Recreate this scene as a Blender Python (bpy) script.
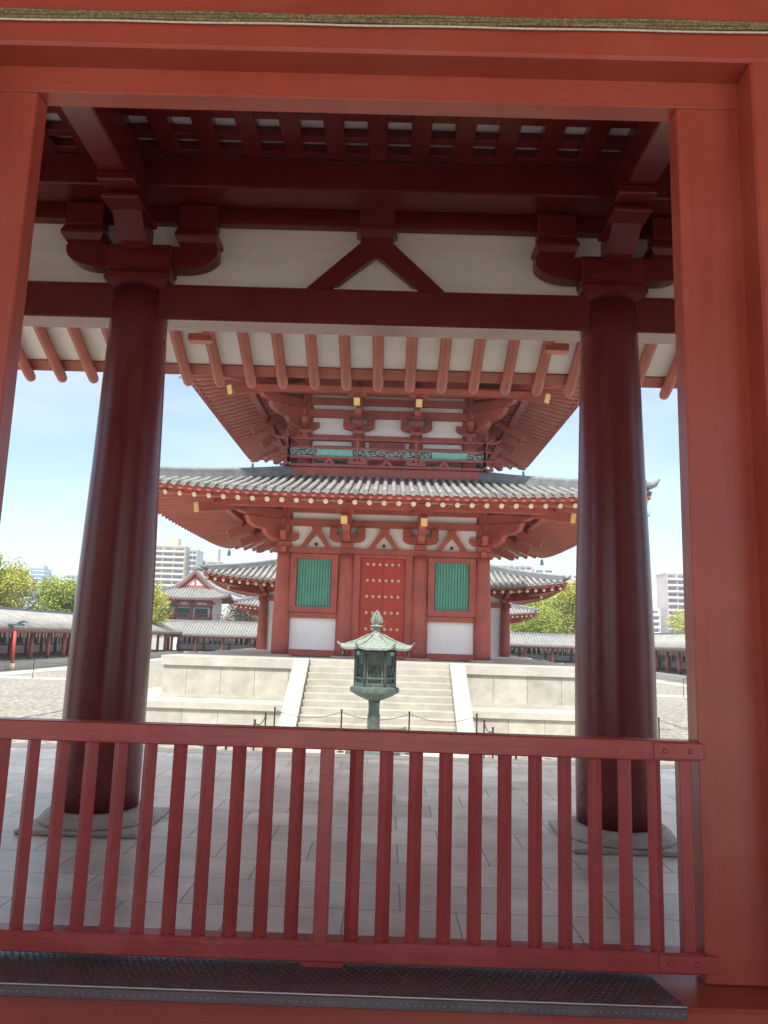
import bpy, math, random
from mathutils import Vector, Matrix
random.seed(7)
for o in list(bpy.data.objects): bpy.data.objects.remove(o)
scene = bpy.context.scene
C = scene.collection
R = math.radians

# ------------------------------------------------------------------ camera
PITCH, ROLL, YAW = 9.3, 1.8, -0.5
cam_d = bpy.data.cameras.new('camera'); cam = bpy.data.objects.new('camera', cam_d); C.objects.link(cam)
scene.camera = cam
p, r, y = R(PITCH), R(ROLL), R(YAW)
fwd = Vector((math.sin(y)*math.cos(p), math.cos(y)*math.cos(p), math.sin(p)))
rt = Vector((math.cos(y), -math.sin(y), 0)); up = rt.cross(fwd)
Rr = rt*math.cos(r)+up*math.sin(r); Ur = up*math.cos(r)-rt*math.sin(r)
M = Matrix((Rr, Ur, -fwd)).transposed().to_4x4(); M.translation = Vector((0.19, 0, 2.7))
cam.matrix_world = M
cam_d.sensor_fit = 'HORIZONTAL'; cam_d.sensor_width = 36; cam_d.lens = 36*769/768
cam_d.clip_start = 0.05; cam_d.clip_end = 4000
scene.render.resolution_x = 768; scene.render.resolution_y = 1024

# ------------------------------------------------------------------ light
SUN_EL, SUN_AZ = 57, 196        # azimuth clockwise from +Y
world = bpy.data.worlds.new('World'); scene.world = world; world.use_nodes = True
nt = world.node_tree; bg = nt.nodes['Background']
sky = nt.nodes.new('ShaderNodeTexSky'); sky.sky_type = 'NISHITA'; sky.sun_disc = False
sky.sun_elevation = R(SUN_EL); sky.sun_rotation = R(SUN_AZ)
sky.air_density = 1.0; sky.dust_density = 0.8; sky.ozone_density = 1.0
# thin spring cloud veil
tc = nt.nodes.new('ShaderNodeTexCoord'); mp = nt.nodes.new('ShaderNodeMapping'); mp.inputs['Scale'].default_value = (1.3, 1.3, 4.2)
nz = nt.nodes.new('ShaderNodeTexNoise'); nz.inputs['Scale'].default_value = 1.9; nz.inputs['Detail'].default_value = 7; nz.inputs['Roughness'].default_value = 0.55
cr = nt.nodes.new('ShaderNodeValToRGB'); cr.color_ramp.elements[0].position = 0.42; cr.color_ramp.elements[1].position = 0.78
cr.color_ramp.elements[0].color = (0.03, 0.03, 0.03, 1); cr.color_ramp.elements[1].color = (0.75, 0.75, 0.75, 1)
mx = nt.nodes.new('ShaderNodeMixRGB'); mx.inputs['Color2'].default_value = (6.3, 6.9, 7.6, 1)
nt.links.new(tc.outputs['Generated'], mp.inputs['Vector']); nt.links.new(mp.outputs['Vector'], nz.inputs['Vector'])
nt.links.new(nz.outputs['Fac'], cr.inputs['Fac']); sz = nt.nodes.new('ShaderNodeSeparateXYZ'); nt.links.new(tc.outputs['Generated'], sz.inputs[0])
hi = nt.nodes.new('ShaderNodeMapRange'); hi.interpolation_type = 'SMOOTHSTEP'      # bright unseen cloud added overhead as fill light
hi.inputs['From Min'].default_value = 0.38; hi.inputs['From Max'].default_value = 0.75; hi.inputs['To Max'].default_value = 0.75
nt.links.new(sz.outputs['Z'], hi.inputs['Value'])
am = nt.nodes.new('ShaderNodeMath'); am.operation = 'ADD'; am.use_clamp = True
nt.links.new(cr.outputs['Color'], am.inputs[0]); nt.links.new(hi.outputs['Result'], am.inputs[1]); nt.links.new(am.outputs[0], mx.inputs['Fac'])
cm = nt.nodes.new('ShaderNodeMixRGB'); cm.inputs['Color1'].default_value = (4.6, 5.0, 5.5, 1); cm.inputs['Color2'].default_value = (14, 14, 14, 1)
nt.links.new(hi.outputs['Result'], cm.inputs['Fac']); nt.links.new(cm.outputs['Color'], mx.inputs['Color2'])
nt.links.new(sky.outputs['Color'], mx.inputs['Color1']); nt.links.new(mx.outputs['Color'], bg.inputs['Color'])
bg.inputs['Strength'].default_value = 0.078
sun_d = bpy.data.lights.new('sun', 'SUN'); sun = bpy.data.objects.new('sun', sun_d); C.objects.link(sun)
sun_d.energy = 2.4; sun_d.angle = R(0.53); sun_d.color = (1.0, 0.95, 0.87)
az = R(SUN_AZ); el = R(SUN_EL)
sd = Vector((math.sin(az)*math.cos(el), math.cos(az)*math.cos(el), math.sin(el)))
sun.rotation_euler = sd.to_track_quat('Z', 'Y').to_euler(); sun.location = (0, -40, 60)
vs = scene.view_settings; vs.view_transform = 'Standard'; vs.look = 'None'; vs.gamma = 1; vs.exposure = 1.55; vs.use_curve_mapping = False

# ------------------------------------------------------------------ materials
def srgb(h):
    return tuple(((int(h[i:i+2], 16)/255+0.055)/1.055)**2.4 for i in (0, 2, 4))
def mat(name, col, rough=0.6, var=0.12, scale=3.0, bump=0.0, bscale=40, spec=0.5, coat=0.0, metal=0.0, col2=None, stretch=None, speck=0.0, spots=None, grain=None, fade=None, stain=None):
    m = bpy.data.materials.new(name); m.use_nodes = True
    t = m.node_tree; b = t.nodes['Principled BSDF']
    tc = t.nodes.new('ShaderNodeTexCoord'); vec = tc.outputs['Object']
    if stretch:
        mp = t.nodes.new('ShaderNodeMapping'); mp.inputs['Scale'].default_value = stretch
        t.links.new(vec, mp.inputs['Vector']); vec = mp.outputs['Vector']
    n = t.nodes.new('ShaderNodeTexNoise'); n.inputs['Scale'].default_value = scale; n.inputs['Detail'].default_value = 6; n.inputs['Roughness'].default_value = 0.6
    t.links.new(vec, n.inputs['Vector'])
    ramp = t.nodes.new('ShaderNodeValToRGB'); ramp.color_ramp.elements[0].position = 0.3; ramp.color_ramp.elements[1].position = 0.7
    c2 = col2 or tuple(min(1, c*(1+var)) for c in col)
    c1 = col if col2 else tuple(c*(1-var) for c in col)
    ramp.color_ramp.elements[0].color = (*c1, 1); ramp.color_ramp.elements[1].color = (*c2, 1)
    t.links.new(n.outputs['Fac'], ramp.inputs['Fac'])
    out = ramp.outputs['Color']
    if speck:
        n3 = t.nodes.new('ShaderNodeTexNoise'); n3.inputs['Scale'].default_value = bscale; n3.inputs['Detail'].default_value = 3
        t.links.new(tc.outputs['Object'], n3.inputs['Vector'])
        mr = t.nodes.new('ShaderNodeMapRange'); mr.inputs['From Min'].default_value = 0.35; mr.inputs['From Max'].default_value = 0.65
        mr.inputs['To Min'].default_value = 1-speck; mr.inputs['To Max'].default_value = 1+speck*0.5
        t.links.new(n3.outputs['Fac'], mr.inputs['Value'])
        mm = t.nodes.new('ShaderNodeVectorMath'); mm.operation = 'SCALE'
        t.links.new(out, mm.inputs[0]); t.links.new(mr.outputs['Result'], mm.inputs['Scale']); out = mm.outputs['Vector']
    if spots:    # sparse scuffs and chips of another colour: (colour, threshold, scale)
        n4 = t.nodes.new('ShaderNodeTexNoise'); n4.inputs['Scale'].default_value = spots[2]; n4.inputs['Detail'].default_value = 8; n4.inputs['Roughness'].default_value = 0.75
        t.links.new(tc.outputs['Object'], n4.inputs['Vector'])
        r4 = t.nodes.new('ShaderNodeMapRange'); r4.inputs['From Min'].default_value = spots[1]; r4.inputs['From Max'].default_value = spots[1]+0.05
        r4.inputs['To Max'].default_value = 0.55
        t.links.new(n4.outputs['Fac'], r4.inputs['Value'])
        m4 = t.nodes.new('ShaderNodeMixRGB'); m4.inputs['Color2'].default_value = (*spots[0], 1)
        t.links.new(r4.outputs['Result'], m4.inputs['Fac']); t.links.new(out, m4.inputs['Color1']); out = m4.outputs['Color']
    def layer(out, colour, lo, hi, amt, sc, stretch_):
        mp_ = t.nodes.new('ShaderNodeMapping'); mp_.inputs['Scale'].default_value = stretch_; t.links.new(tc.outputs['Object'], mp_.inputs['Vector'])
        n5 = t.nodes.new('ShaderNodeTexNoise'); n5.inputs['Scale'].default_value = sc; n5.inputs['Detail'].default_value = 10; n5.inputs['Roughness'].default_value = 0.72
        t.links.new(mp_.outputs['Vector'], n5.inputs['Vector'])
        r5 = t.nodes.new('ShaderNodeMapRange'); r5.inputs['From Min'].default_value = lo; r5.inputs['From Max'].default_value = hi; r5.inputs['To Max'].default_value = amt
        t.links.new(n5.outputs['Fac'], r5.inputs['Value'])
        m5 = t.nodes.new('ShaderNodeMixRGB'); m5.inputs['Color2'].default_value = (*colour, 1)
        t.links.new(r5.outputs['Result'], m5.inputs['Fac']); t.links.new(out, m5.inputs['Color1']); return m5.outputs['Color']
    if fade: out = layer(out, fade[0], .48, .75, fade[1], fade[2], fade[3] if len(fade) > 3 else (1, 1, 1))
    if stain: out = layer(out, stain[0], .52, .70, stain[1], stain[2], stain[3])
    t.links.new(out, b.inputs['Base Color'])
    if grain:
        mg = t.nodes.new('ShaderNodeMapping'); mg.inputs['Scale'].default_value = grain[0]; t.links.new(tc.outputs['Object'], mg.inputs['Vector'])
        ng = t.nodes.new('ShaderNodeTexNoise'); ng.inputs['Scale'].default_value = 1; ng.inputs['Detail'].default_value = 5; ng.inputs['Roughness'].default_value = .65
        t.links.new(mg.outputs['Vector'], ng.inputs['Vector'])
        bg_ = t.nodes.new('ShaderNodeBump'); bg_.inputs['Strength'].default_value = grain[1]; bg_.inputs['Distance'].default_value = 0.006
        t.links.new(ng.outputs['Fac'], bg_.inputs['Height']); t.links.new(bg_.outputs['Normal'], b.inputs['Normal'])
    rr = t.nodes.new('ShaderNodeMapRange'); rr.inputs['To Min'].default_value = rough*0.85; rr.inputs['To Max'].default_value = min(1, rough*1.2)
    t.links.new(n.outputs['Fac'], rr.inputs['Value']); t.links.new(rr.outputs['Result'], b.inputs['Roughness'])
    b.inputs['Specular IOR Level'].default_value = spec; b.inputs['Coat Weight'].default_value = coat; b.inputs['Coat Roughness'].default_value = 0.2
    b.inputs['Metallic'].default_value = metal
    if bump:
        n2 = t.nodes.new('ShaderNodeTexNoise'); n2.inputs['Scale'].default_value = bscale; n2.inputs['Detail'].default_value = 4
        t.links.new(vec, n2.inputs['Vector'])
        bp = t.nodes.new('ShaderNodeBump'); bp.inputs['Strength'].default_value = bump; bp.inputs['Distance'].default_value = 0.02
        t.links.new(n2.outputs['Fac'], bp.inputs['Height'])
        if grain: t.links.new(bg_.outputs['Normal'], bp.inputs['Normal'])
        t.links.new(bp.outputs['Normal'], b.inputs['Normal'])
    return m
def slabs(name, col, cw, ch, rough=0.5, mortar=None, msize=0.006, axis='XY', var=0.2, grain=0.15, bias=0.0, gscale=60, offs=0.5):
    m = bpy.data.materials.new(name); m.use_nodes = True
    t = m.node_tree; b = t.nodes['Principled BSDF']
    tc = t.nodes.new('ShaderNodeTexCoord'); vec = tc.outputs['Object']
    sx = t.nodes.new('ShaderNodeSeparateXYZ'); cx = t.nodes.new('ShaderNodeCombineXYZ')
    t.links.new(vec, sx.inputs[0])
    if axis == 'XY': t.links.new(sx.outputs['X'], cx.inputs['X']); t.links.new(sx.outputs['Y'], cx.inputs['Y'])
    else:                                   # vertical faces: run along x+y, courses in z
        ad = t.nodes.new('ShaderNodeMath'); t.links.new(sx.outputs['X'], ad.inputs[0]); t.links.new(sx.outputs['Y'], ad.inputs[1])
        t.links.new(ad.outputs[0], cx.inputs['X']); t.links.new(sx.outputs['Z'], cx.inputs['Y'])
    br = t.nodes.new('ShaderNodeTexBrick'); br.inputs['Scale'].default_value = 1; br.inputs['Brick Width'].default_value = cw; br.inputs['Row Height'].default_value = ch
    br.inputs['Mortar Size'].default_value = msize; br.inputs['Mortar Smooth'].default_value = 0.2; br.inputs['Bias'].default_value = bias; br.offset = offs
    br.inputs['Color1'].default_value = (*[c*(1-var) for c in col], 1); br.inputs['Color2'].default_value = (*[min(1, c*(1+var)) for c in col], 1)
    br.inputs['Mortar'].default_value = (*(mortar or [c*0.4 for c in col]), 1)
    t.links.new(cx.outputs[0], br.inputs['Vector'])
    n = t.nodes.new('ShaderNodeTexNoise'); n.inputs['Scale'].default_value = 2.2; n.inputs['Detail'].default_value = 9; n.inputs['Roughness'].default_value = 0.68
    t.links.new(vec, n.inputs['Vector'])
    mr = t.nodes.new('ShaderNodeMapRange'); mr.inputs['From Min'].default_value = 0.3; mr.inputs['From Max'].default_value = 0.7; mr.inputs['To Min'].default_value = 1-grain; mr.inputs['To Max'].default_value = 1+grain
    t.links.new(n.outputs['Fac'], mr.inputs['Value'])
    sc = t.nodes.new('ShaderNodeVectorMath'); sc.operation = 'SCALE'; t.links.new(br.outputs['Color'], sc.inputs[0]); t.links.new(mr.outputs['Result'], sc.inputs['Scale'])
    t.links.new(sc.outputs['Vector'], b.inputs['Base Color'])
    n2 = t.nodes.new('ShaderNodeTexNoise'); n2.inputs['Scale'].default_value = gscale; t.links.new(vec, n2.inputs['Vector'])
    bp = t.nodes.new('ShaderNodeBump'); bp.inputs['Strength'].default_value = 0.35; bp.inputs['Distance'].default_value = 0.01
    mn = t.nodes.new('ShaderNodeMath'); mn.operation = 'SUBTRACT'; t.links.new(n2.outputs['Fac'], mn.inputs[0]); t.links.new(br.outputs['Fac'], mn.inputs[1])
    t.links.new(mn.outputs[0], bp.inputs['Height']); t.links.new(bp.outputs['Normal'], b.inputs['Normal'])
    rr = t.nodes.new('ShaderNodeMapRange'); rr.inputs['To Min'].default_value = rough*0.6; rr.inputs['To Max'].default_value = min(1, rough*1.5)
    t.links.new(n.outputs['Fac'], rr.inputs['Value']); t.links.new(rr.outputs['Result'], b.inputs['Roughness'])
    return m

GV = (38, 38, 1.3); GH = (1.3, 38, 38)           # grain running up / along
REDARGS = dict(spots=((0.50, 0.22, 0.16), 0.685, 9), fade=((0.50, 0.15, 0.11), .32, 2.2))
RED = mat('red_gate_paint', (0.355, 0.060, 0.037), 0.32, 0.12, 1.6, 0.06, 30, grain=(GV, .18), stain=((0.17, 0.022, 0.016), .40, 1.6, (6, 6, .5)), **REDARGS)
REDH = mat('red_beam_paint', (0.355, 0.060, 0.036), 0.38, 0.12, 1.6, 0.06, 30, grain=(GH, .18), stain=((0.17, 0.022, 0.016), .35, 1.4, (.5, 5, 5)), **REDARGS)
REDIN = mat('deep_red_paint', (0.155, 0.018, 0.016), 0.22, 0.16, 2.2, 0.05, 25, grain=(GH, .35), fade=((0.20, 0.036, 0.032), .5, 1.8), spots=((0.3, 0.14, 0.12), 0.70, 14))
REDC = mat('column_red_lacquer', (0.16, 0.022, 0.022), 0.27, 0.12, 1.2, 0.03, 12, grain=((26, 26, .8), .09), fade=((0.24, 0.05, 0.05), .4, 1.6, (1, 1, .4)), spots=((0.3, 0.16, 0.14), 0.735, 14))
REDF = mat('red_fence_paint', (0.33, 0.046, 0.040), 0.30, 0.12, 3.0, 0.08, 35, grain=(GV, .35), fade=((0.46, 0.13, 0.11), .35, 3.5), spots=((0.55, 0.30, 0.24), 0.665, 26))
REDFH = mat('red_rail_paint', (0.33, 0.046, 0.040), 0.28, 0.12, 3.0, 0.08, 35, grain=(GH, .35), fade=((0.46, 0.13, 0.11), .40, 3.0), spots=((0.55, 0.30, 0.24), 0.655, 20))
REDP = mat('weathered_vermilion', (0.37, 0.084, 0.062), 0.55, 0.20, 1.3, 0.1, 12, fade=((0.46, 0.15, 0.12), .45, 1.1, (1, 1, .6)), stain=((0.17, 0.03, 0.025), .45, 1.5, (3, 3, .6)))
REDR = mat('rafter_red', (0.38, 0.095, 0.065), 0.5, 0.16, 3.0)
DOORR = mat('door_red', (0.42, 0.046, 0.028), 0.5, 0.10, 1.5)
PLAST = mat('aged_plaster', (0.90, 0.87, 0.80), 0.9, 0.04, 1.5, 0.1, 18, stretch=(0.6, 0.6, 3), stain=((0.62, 0.56, 0.45), .28, 1.3, (.8, .8, 3)))
WHITE = mat('white_plaster', (0.86, 0.84, 0.83), 0.9, 0.04, 1.0, stain=((0.55, 0.52, 0.48), .30, 1.2, (2, 2, .7)))
GOLD = mat('gilt_metal', (0.72, 0.50, 0.20), 0.45, 0.12, 8, metal=0.35)
GOLDP = mat('pale_gilt_cap', (0.74, 0.60, 0.40), 0.6, 0.12, 8)
GREEN = mat('green_louvre_paint', (0.15, 0.42, 0.32), 0.7, 0.15, 4)
GREENB = mat('verdigris_paint', (0.27, 0.55, 0.48), 0.6, 0.15, 6)
DARKG = mat('dark_green_window', (0.02, 0.075, 0.055), 0.5, 0.2, 3)
TILE = mat('grey_roof_tile', (0.20, 0.197, 0.185), 0.8, 0.10, 1.2, 0.15, 20, col2=(0.34, 0.33, 0.30), speck=0.3)
TILED = mat('dark_roof_tile', (0.16, 0.165, 0.165), 0.75, 0.25, 2.0, 0.15, 20)
RIDGE = mat('ridge_tile', (0.19, 0.20, 0.21), 0.6, 0.25, 4.0)
STONE = slabs('podium_granite', (0.375, 0.352, 0.30), 0.98, 3.0, 0.75, axis='V', var=0.09, grain=0.22, msize=0.008, offs=0)
STONET = mat('granite_coping', (0.415, 0.392, 0.34), 0.75, 0.12, 2.0, 0.2, 50, stain=((0.25, 0.22, 0.16), .35, 1.7, (1, 1, 2)), speck=.12)
STEP = mat('granite_step', (0.375, 0.352, 0.30), 0.8, 0.16, 2.4, 0.2, 50, stain=((0.22, 0.19, 0.14), .42, 1.5, (1, 1, 3)), speck=.15)
BASE = mat('grey_column_base_stone', (0.40, 0.39, 0.36), 0.7, 0.15, 4, 0.25, 40, speck=0.2)
FLOOR = slabs('gate_paving', (0.53, 0.51, 0.475), 0.62, 0.46, 0.36, axis='XY', var=0.13, grain=0.30, msize=0.006)
PATH = slabs('pale_stone_path', (0.45, 0.425, 0.37), 0.9, 0.6, 0.8, axis='XY', var=0.06, grain=0.10)
GRAVEL = mat('raked_gravel', (0.22, 0.21, 0.175), 0.95, 0.10, 0.5, 0.9, 5, col2=(0.29, 0.275, 0.235), speck=0.55)
BRONZE = mat('verdigris_bronze', (0.03, 0.045, 0.038), 0.6, 0.3, 9, 0.25, 40, col2=(0.10, 0.14, 0.12), stretch=(1.5, 1.5, .5))
BRONZEL = mat('pale_verdigris_roof', (0.10, 0.145, 0.12), 0.7, 0.2, 7, 0.25, 30, col2=(0.27, 0.30, 0.25), stretch=(2, 2, .4))
BRONZED = mat('dark_bronze', (0.035, 0.048, 0.042), 0.5, 0.4, 26, 0.9, 60, col2=(0.10, 0.13, 0.115))
IRON = mat('dark_iron', (0.035, 0.033, 0.035), 0.5, 0.2, 20, metal=0.3)
STEEL = mat('tread_steel', (0.17, 0.145, 0.15), 0.38, 0.15, 5, metal=0.75, spots=((0.3, 0.25, 0.24), 0.6, 40))
NET = mat('wire_net', (0.22, 0.17, 0.09), 0.7, 0.3, 60, speck=0.5, bscale=120)
ROPE = mat('white_rope', (0.62, 0.58, 0.48), 0.8, 0.2, 60)
BARK = mat('bark', (0.09, 0.07, 0.05), 0.9, 0.3, 6)
LEAFY = mat('yellow_green_leaves', (0.25, 0.27, 0.03), 0.7, 0.2, 0.6, col2=(0.46, 0.44, 0.06))
LEAFG = mat('spring_green_leaves', (0.19, 0.25, 0.03), 0.7, 0.2, 0.6, col2=(0.38, 0.42, 0.06))
LEAFB = mat('brown_bud_leaves', (0.15, 0.12, 0.05), 0.8, 0.2, 0.9, col2=(0.30, 0.24, 0.12))

# ------------------------------------------------------------------ helpers
class MB:
    def __init__(s): s.v = []; s.f = []; s.sm = []
    def add(s, vs, fs, smooth=False):
        n = len(s.v); s.v += [tuple(v) for v in vs]
        for f in fs: s.f.append(tuple(i+n for i in f)); s.sm.append(smooth)
        return s
    def box(s, x0, x1, y0, y1, z0, z1, c=0.0):
        if c <= 0:
            return s.add([(x0,y0,z0),(x1,y0,z0),(x1,y1,z0),(x0,y1,z0),(x0,y0,z1),(x1,y0,z1),(x1,y1,z1),(x0,y1,z1)],
                  [(3,2,1,0),(4,5,6,7),(0,1,5,4),(1,2,6,5),(2,3,7,6),(3,0,4,7)])
        cx,cy,cz=(x0+x1)/2,(y0+y1)/2,(z0+z1)/2; hx,hy,hz=(x1-x0)/2,(y1-y0)/2,(z1-z0)/2
        c=min(c,hx*.9,hy*.9,hz*.9); V=[]; idx={}
        for sx in(-1,1):
            for sy in(-1,1):
                for sz in(-1,1):
                    for a,q in enumerate(((hx,hy-c,hz-c),(hx-c,hy,hz-c),(hx-c,hy-c,hz))):
                        idx[sx,sy,sz,a]=len(V); V.append((cx+sx*q[0],cy+sy*q[1],cz+sz*q[2]))
        F=[]
        def quad(l,n):
            a,b,cc=[Vector(V[i]) for i in l[:3]]
            F.append(tuple(l) if (b-a).cross(cc-a).dot(n)>0 else tuple(reversed(l)))
        for s1 in(-1,1):
            quad([idx[s1,-1,-1,0],idx[s1,1,-1,0],idx[s1,1,1,0],idx[s1,-1,1,0]],Vector((s1,0,0)))
            quad([idx[-1,s1,-1,1],idx[1,s1,-1,1],idx[1,s1,1,1],idx[-1,s1,1,1]],Vector((0,s1,0)))
            quad([idx[-1,-1,s1,2],idx[1,-1,s1,2],idx[1,1,s1,2],idx[-1,1,s1,2]],Vector((0,0,s1)))
            for s2 in(-1,1):
                quad([idx[s1,s2,-1,0],idx[s1,s2,1,0],idx[s1,s2,1,1],idx[s1,s2,-1,1]],Vector((s1,s2,0)))
                quad([idx[s1,-1,s2,0],idx[s1,1,s2,0],idx[s1,1,s2,2],idx[s1,-1,s2,2]],Vector((s1,0,s2)))
                quad([idx[-1,s1,s2,1],idx[1,s1,s2,1],idx[1,s1,s2,2],idx[-1,s1,s2,2]],Vector((0,s1,s2)))
                for s3 in(-1,1): quad([idx[s1,s2,s3,0],idx[s1,s2,s3,1],idx[s1,s2,s3,2]],Vector((s1,s2,s3)))
        return s.add(V,F)
    def prism(s, poly, a0, a1, plane='XZ'):
        """extrude a 2D outline: XZ along y, YZ along x, XY along z"""
        def P(u, w, a): return {'XZ': (u, a, w), 'YZ': (a, u, w), 'XY': (u, w, a)}[plane]
        n = len(poly); V = [P(u, w, a0) for u, w in poly]+[P(u, w, a1) for u, w in poly]
        F = [tuple(range(n-1, -1, -1)), tuple(range(n, 2*n))]+[(i, (i+1) % n, n+(i+1) % n, n+i) for i in range(n)]
        return s.add(V, F)
    def bar(s, a, b, w, h, upv=(0, 0, 1), w2=None, h2=None):
        a, b = Vector(a), Vector(b); d = (b-a).normalized(); u = Vector(upv)
        if abs(d.dot(u)) > 0.99: u = Vector((0, 1, 0))
        x = d.cross(u).normalized(); u = x.cross(d)
        w2 = w2 or w; h2 = h2 or h; V = []
        for P, ww, hh in ((a, w, h), (b, w2, h2)):
            for sx, sy in ((-1, -1), (1, -1), (1, 1), (-1, 1)): V.append(P+x*sx*ww/2+u*sy*hh/2)
        return s.add(V, [(3,2,1,0),(4,5,6,7),(0,1,5,4),(1,2,6,5),(2,3,7,6),(3,0,4,7)])
    def tube(s, pts, rad, n=8, cap=True, flat=False):
        pts = [Vector(q) for q in pts]; k = len(pts)
        if not hasattr(rad, '__len__'): rad = [rad]*k
        V = []
        for i, q in enumerate(pts):
            d = (pts[min(i+1, k-1)]-pts[max(i-1, 0)]).normalized()
            u = Vector((0, 0, 1)) if abs(d.z) < 0.95 else Vector((1, 0, 0))
            x = d.cross(u).normalized(); w = x.cross(d)
            for j in range(n):
                a = 2*math.pi*j/n; V.append(q+(x*math.cos(a)+w*math.sin(a))*rad[i])
        F = [(i*n+j, i*n+(j+1) % n, (i+1)*n+(j+1) % n, (i+1)*n+j) for i in range(k-1) for j in range(n)]
        s.add(V, F, not flat)
        if cap:
            m = len(s.v)-len(V); s.f.append(tuple(m+j for j in range(n-1, -1, -1))); s.f.append(tuple(m+(k-1)*n+j for j in range(n))); s.sm += [False, False]
        return s
    def lathe(s, prof, cx, cy, n=32, smooth=True, a0=0.0):
        V = []; k = len(prof)
        for rr, z in prof:
            for j in range(n):
                a = a0+2*math.pi*j/n; V.append((cx+rr*math.cos(a), cy+rr*math.sin(a), z))
        F = [(i*n+j, i*n+(j+1) % n, (i+1)*n+(j+1) % n, (i+1)*n+j) for i in range(k-1) for j in range(n)]
        s.add(V, F, smooth); m = len(s.v)-len(V)
        s.f.append(tuple(m+j for j in range(n-1, -1, -1))); s.f.append(tuple(m+(k-1)*n+j for j in range(n))); s.sm += [False, False]
        return s
    def grid(s, fn, nu, nv, smooth=True):
        V = [fn(i/nu, j/nv) for j in range(nv+1) for i in range(nu+1)]
        F = [(j*(nu+1)+i, j*(nu+1)+i+1, (j+1)*(nu+1)+i+1, (j+1)*(nu+1)+i) for j in range(nv) for i in range(nu)]
        return s.add(V, F, smooth)
    def build(s, name, m, parent=None):
        me = bpy.data.meshes.new(name); me.from_pydata(s.v, [], s.f); me.materials.append(m)
        me.polygons.foreach_set('use_smooth', s.sm); me.update()
        o = bpy.data.objects.new(name, me); C.objects.link(o)
        if parent is not None:
            pt = parent; off = Vector((0, 0, 0))
            while pt is not None: off += pt.location; pt = pt.parent
            me.transform(Matrix.Translation(-off)); o.parent = parent
        return o
def rebase(o, loc):
    """move a top-level mesh's origin to loc without moving the mesh"""
    o.data.transform(Matrix.Translation(-Vector(loc))); o.location = loc; return o
def thing(name, label, cat, loc=(0, 0, 0), group=None):
    o = bpy.data.objects.new(name, None); C.objects.link(o); o.location = loc
    o['label'] = label; o['category'] = cat
    if group: o['group'] = group
    return o
def tag(o, label=None, cat=None, group=None, kind=None):
    for k, v in (('label', label), ('category', cat), ('group', group), ('kind', kind)):
        if v: o[k] = v
    return o
def copy_tree(o, parent=None):
    c = o.copy(); C.objects.link(c)
    if parent is not None: c.parent = parent
    for ch in o.children: copy_tree(ch, c)
    return c
def boxo(name, m, parent, *b, c=0.0): return MB().box(*b, c=c).build(name, m, parent)

# ------------------------------------------------------------------ setting
def gf(u, v):
    return ((u-.5)*1600, -300+v*1300, 0)
tag(MB().grid(gf, 1, 1, False).build('ground', GRAVEL), kind='structure')
FL = 1.2
tag(boxo('pavement', FLOOR, None, -10, 10, -3.4, 10.0, 0.01, FL), kind='structure')
# kerb of the gate platform
kb = MB()
kb.box(-10.25, 10.25, 10.003, 10.35, 0.01, FL+0.004, 0.01)
kb.box(-2.6, 2.6, 10.353, 10.75, 0.01, 0.8, .01).box(-2.6, 2.6, 10.753, 11.15, 0.01, 0.4, .01)
tag(kb.build('kerb', STONET), kind='structure')
pa = MB()
def sheet(mb, x0, x1, y0, y1, z): mb.add([(x0,y0,z),(x1,y0,z),(x1,y1,z),(x0,y1,z)], [(0,1,2,3)])
sheet(pa, -2.3, 2.3, 11.15, 20, .012); sheet(pa, -8.0, 8.0, 19.2, 38.4, .008); sheet(pa, -22, -9.2, 41.2, 43.0, .008); sheet(pa, 9.2, 22, 43, 44.8, .008)
sheet(pa, -22.5, -21, 15, 88, .004); sheet(pa, 21, 22.5, 15, 88, .004)
tag(pa.build('path', PATH), kind='structure')
sy_ = MB(); sheet(sy_, -30, 30, -45, -3.41, .010); sheet(sy_, -20, 20, 10.36, 17.4, .016)  # unseen pale paving added to bounce light up into the gate
tag(sy_.build('bounce_paving', slabs('bounce_stone', (0.60, 0.56, 0.48), 0.9, 0.6, 0.8)), kind='structure')

# ------------------------------------------------------------------ the gate the photograph is taken from
gate = thing('temple_gate', 'deep red timber gate with stout round columns and white plaster, framing the view', 'gate', (0, 3, FL))
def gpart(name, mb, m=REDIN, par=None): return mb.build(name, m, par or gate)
def column_prof(z0, z1, r0, r1, n=14):
    P = []
    for i in range(n+1):
        t = i/n; rr = r0+(r1-r0)*(t**1.5)+0.012*math.sin(math.pi*min(1, t*1.6)); P.append((rr, z0+(z1-z0)*t))
    return P
for cx in (-2.04, 2.04, -5.5, 5.5):
    for cy in (6.35, -0.6):
        if cy < 0 and abs(cx) < 3: pass
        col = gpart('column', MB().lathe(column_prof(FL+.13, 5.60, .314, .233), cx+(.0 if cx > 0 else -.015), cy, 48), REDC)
        b = MB().box(cx-.45, cx+.45, cy-.45, cy+.45, FL+.002, FL+.035, .008)
        b.lathe([(.435, FL+.037), (.43, FL+.06), (.40, FL+.10), (.36, FL+.128)], cx, cy, 40)
        gpart('base_stone', b, BASE, col)
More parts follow.
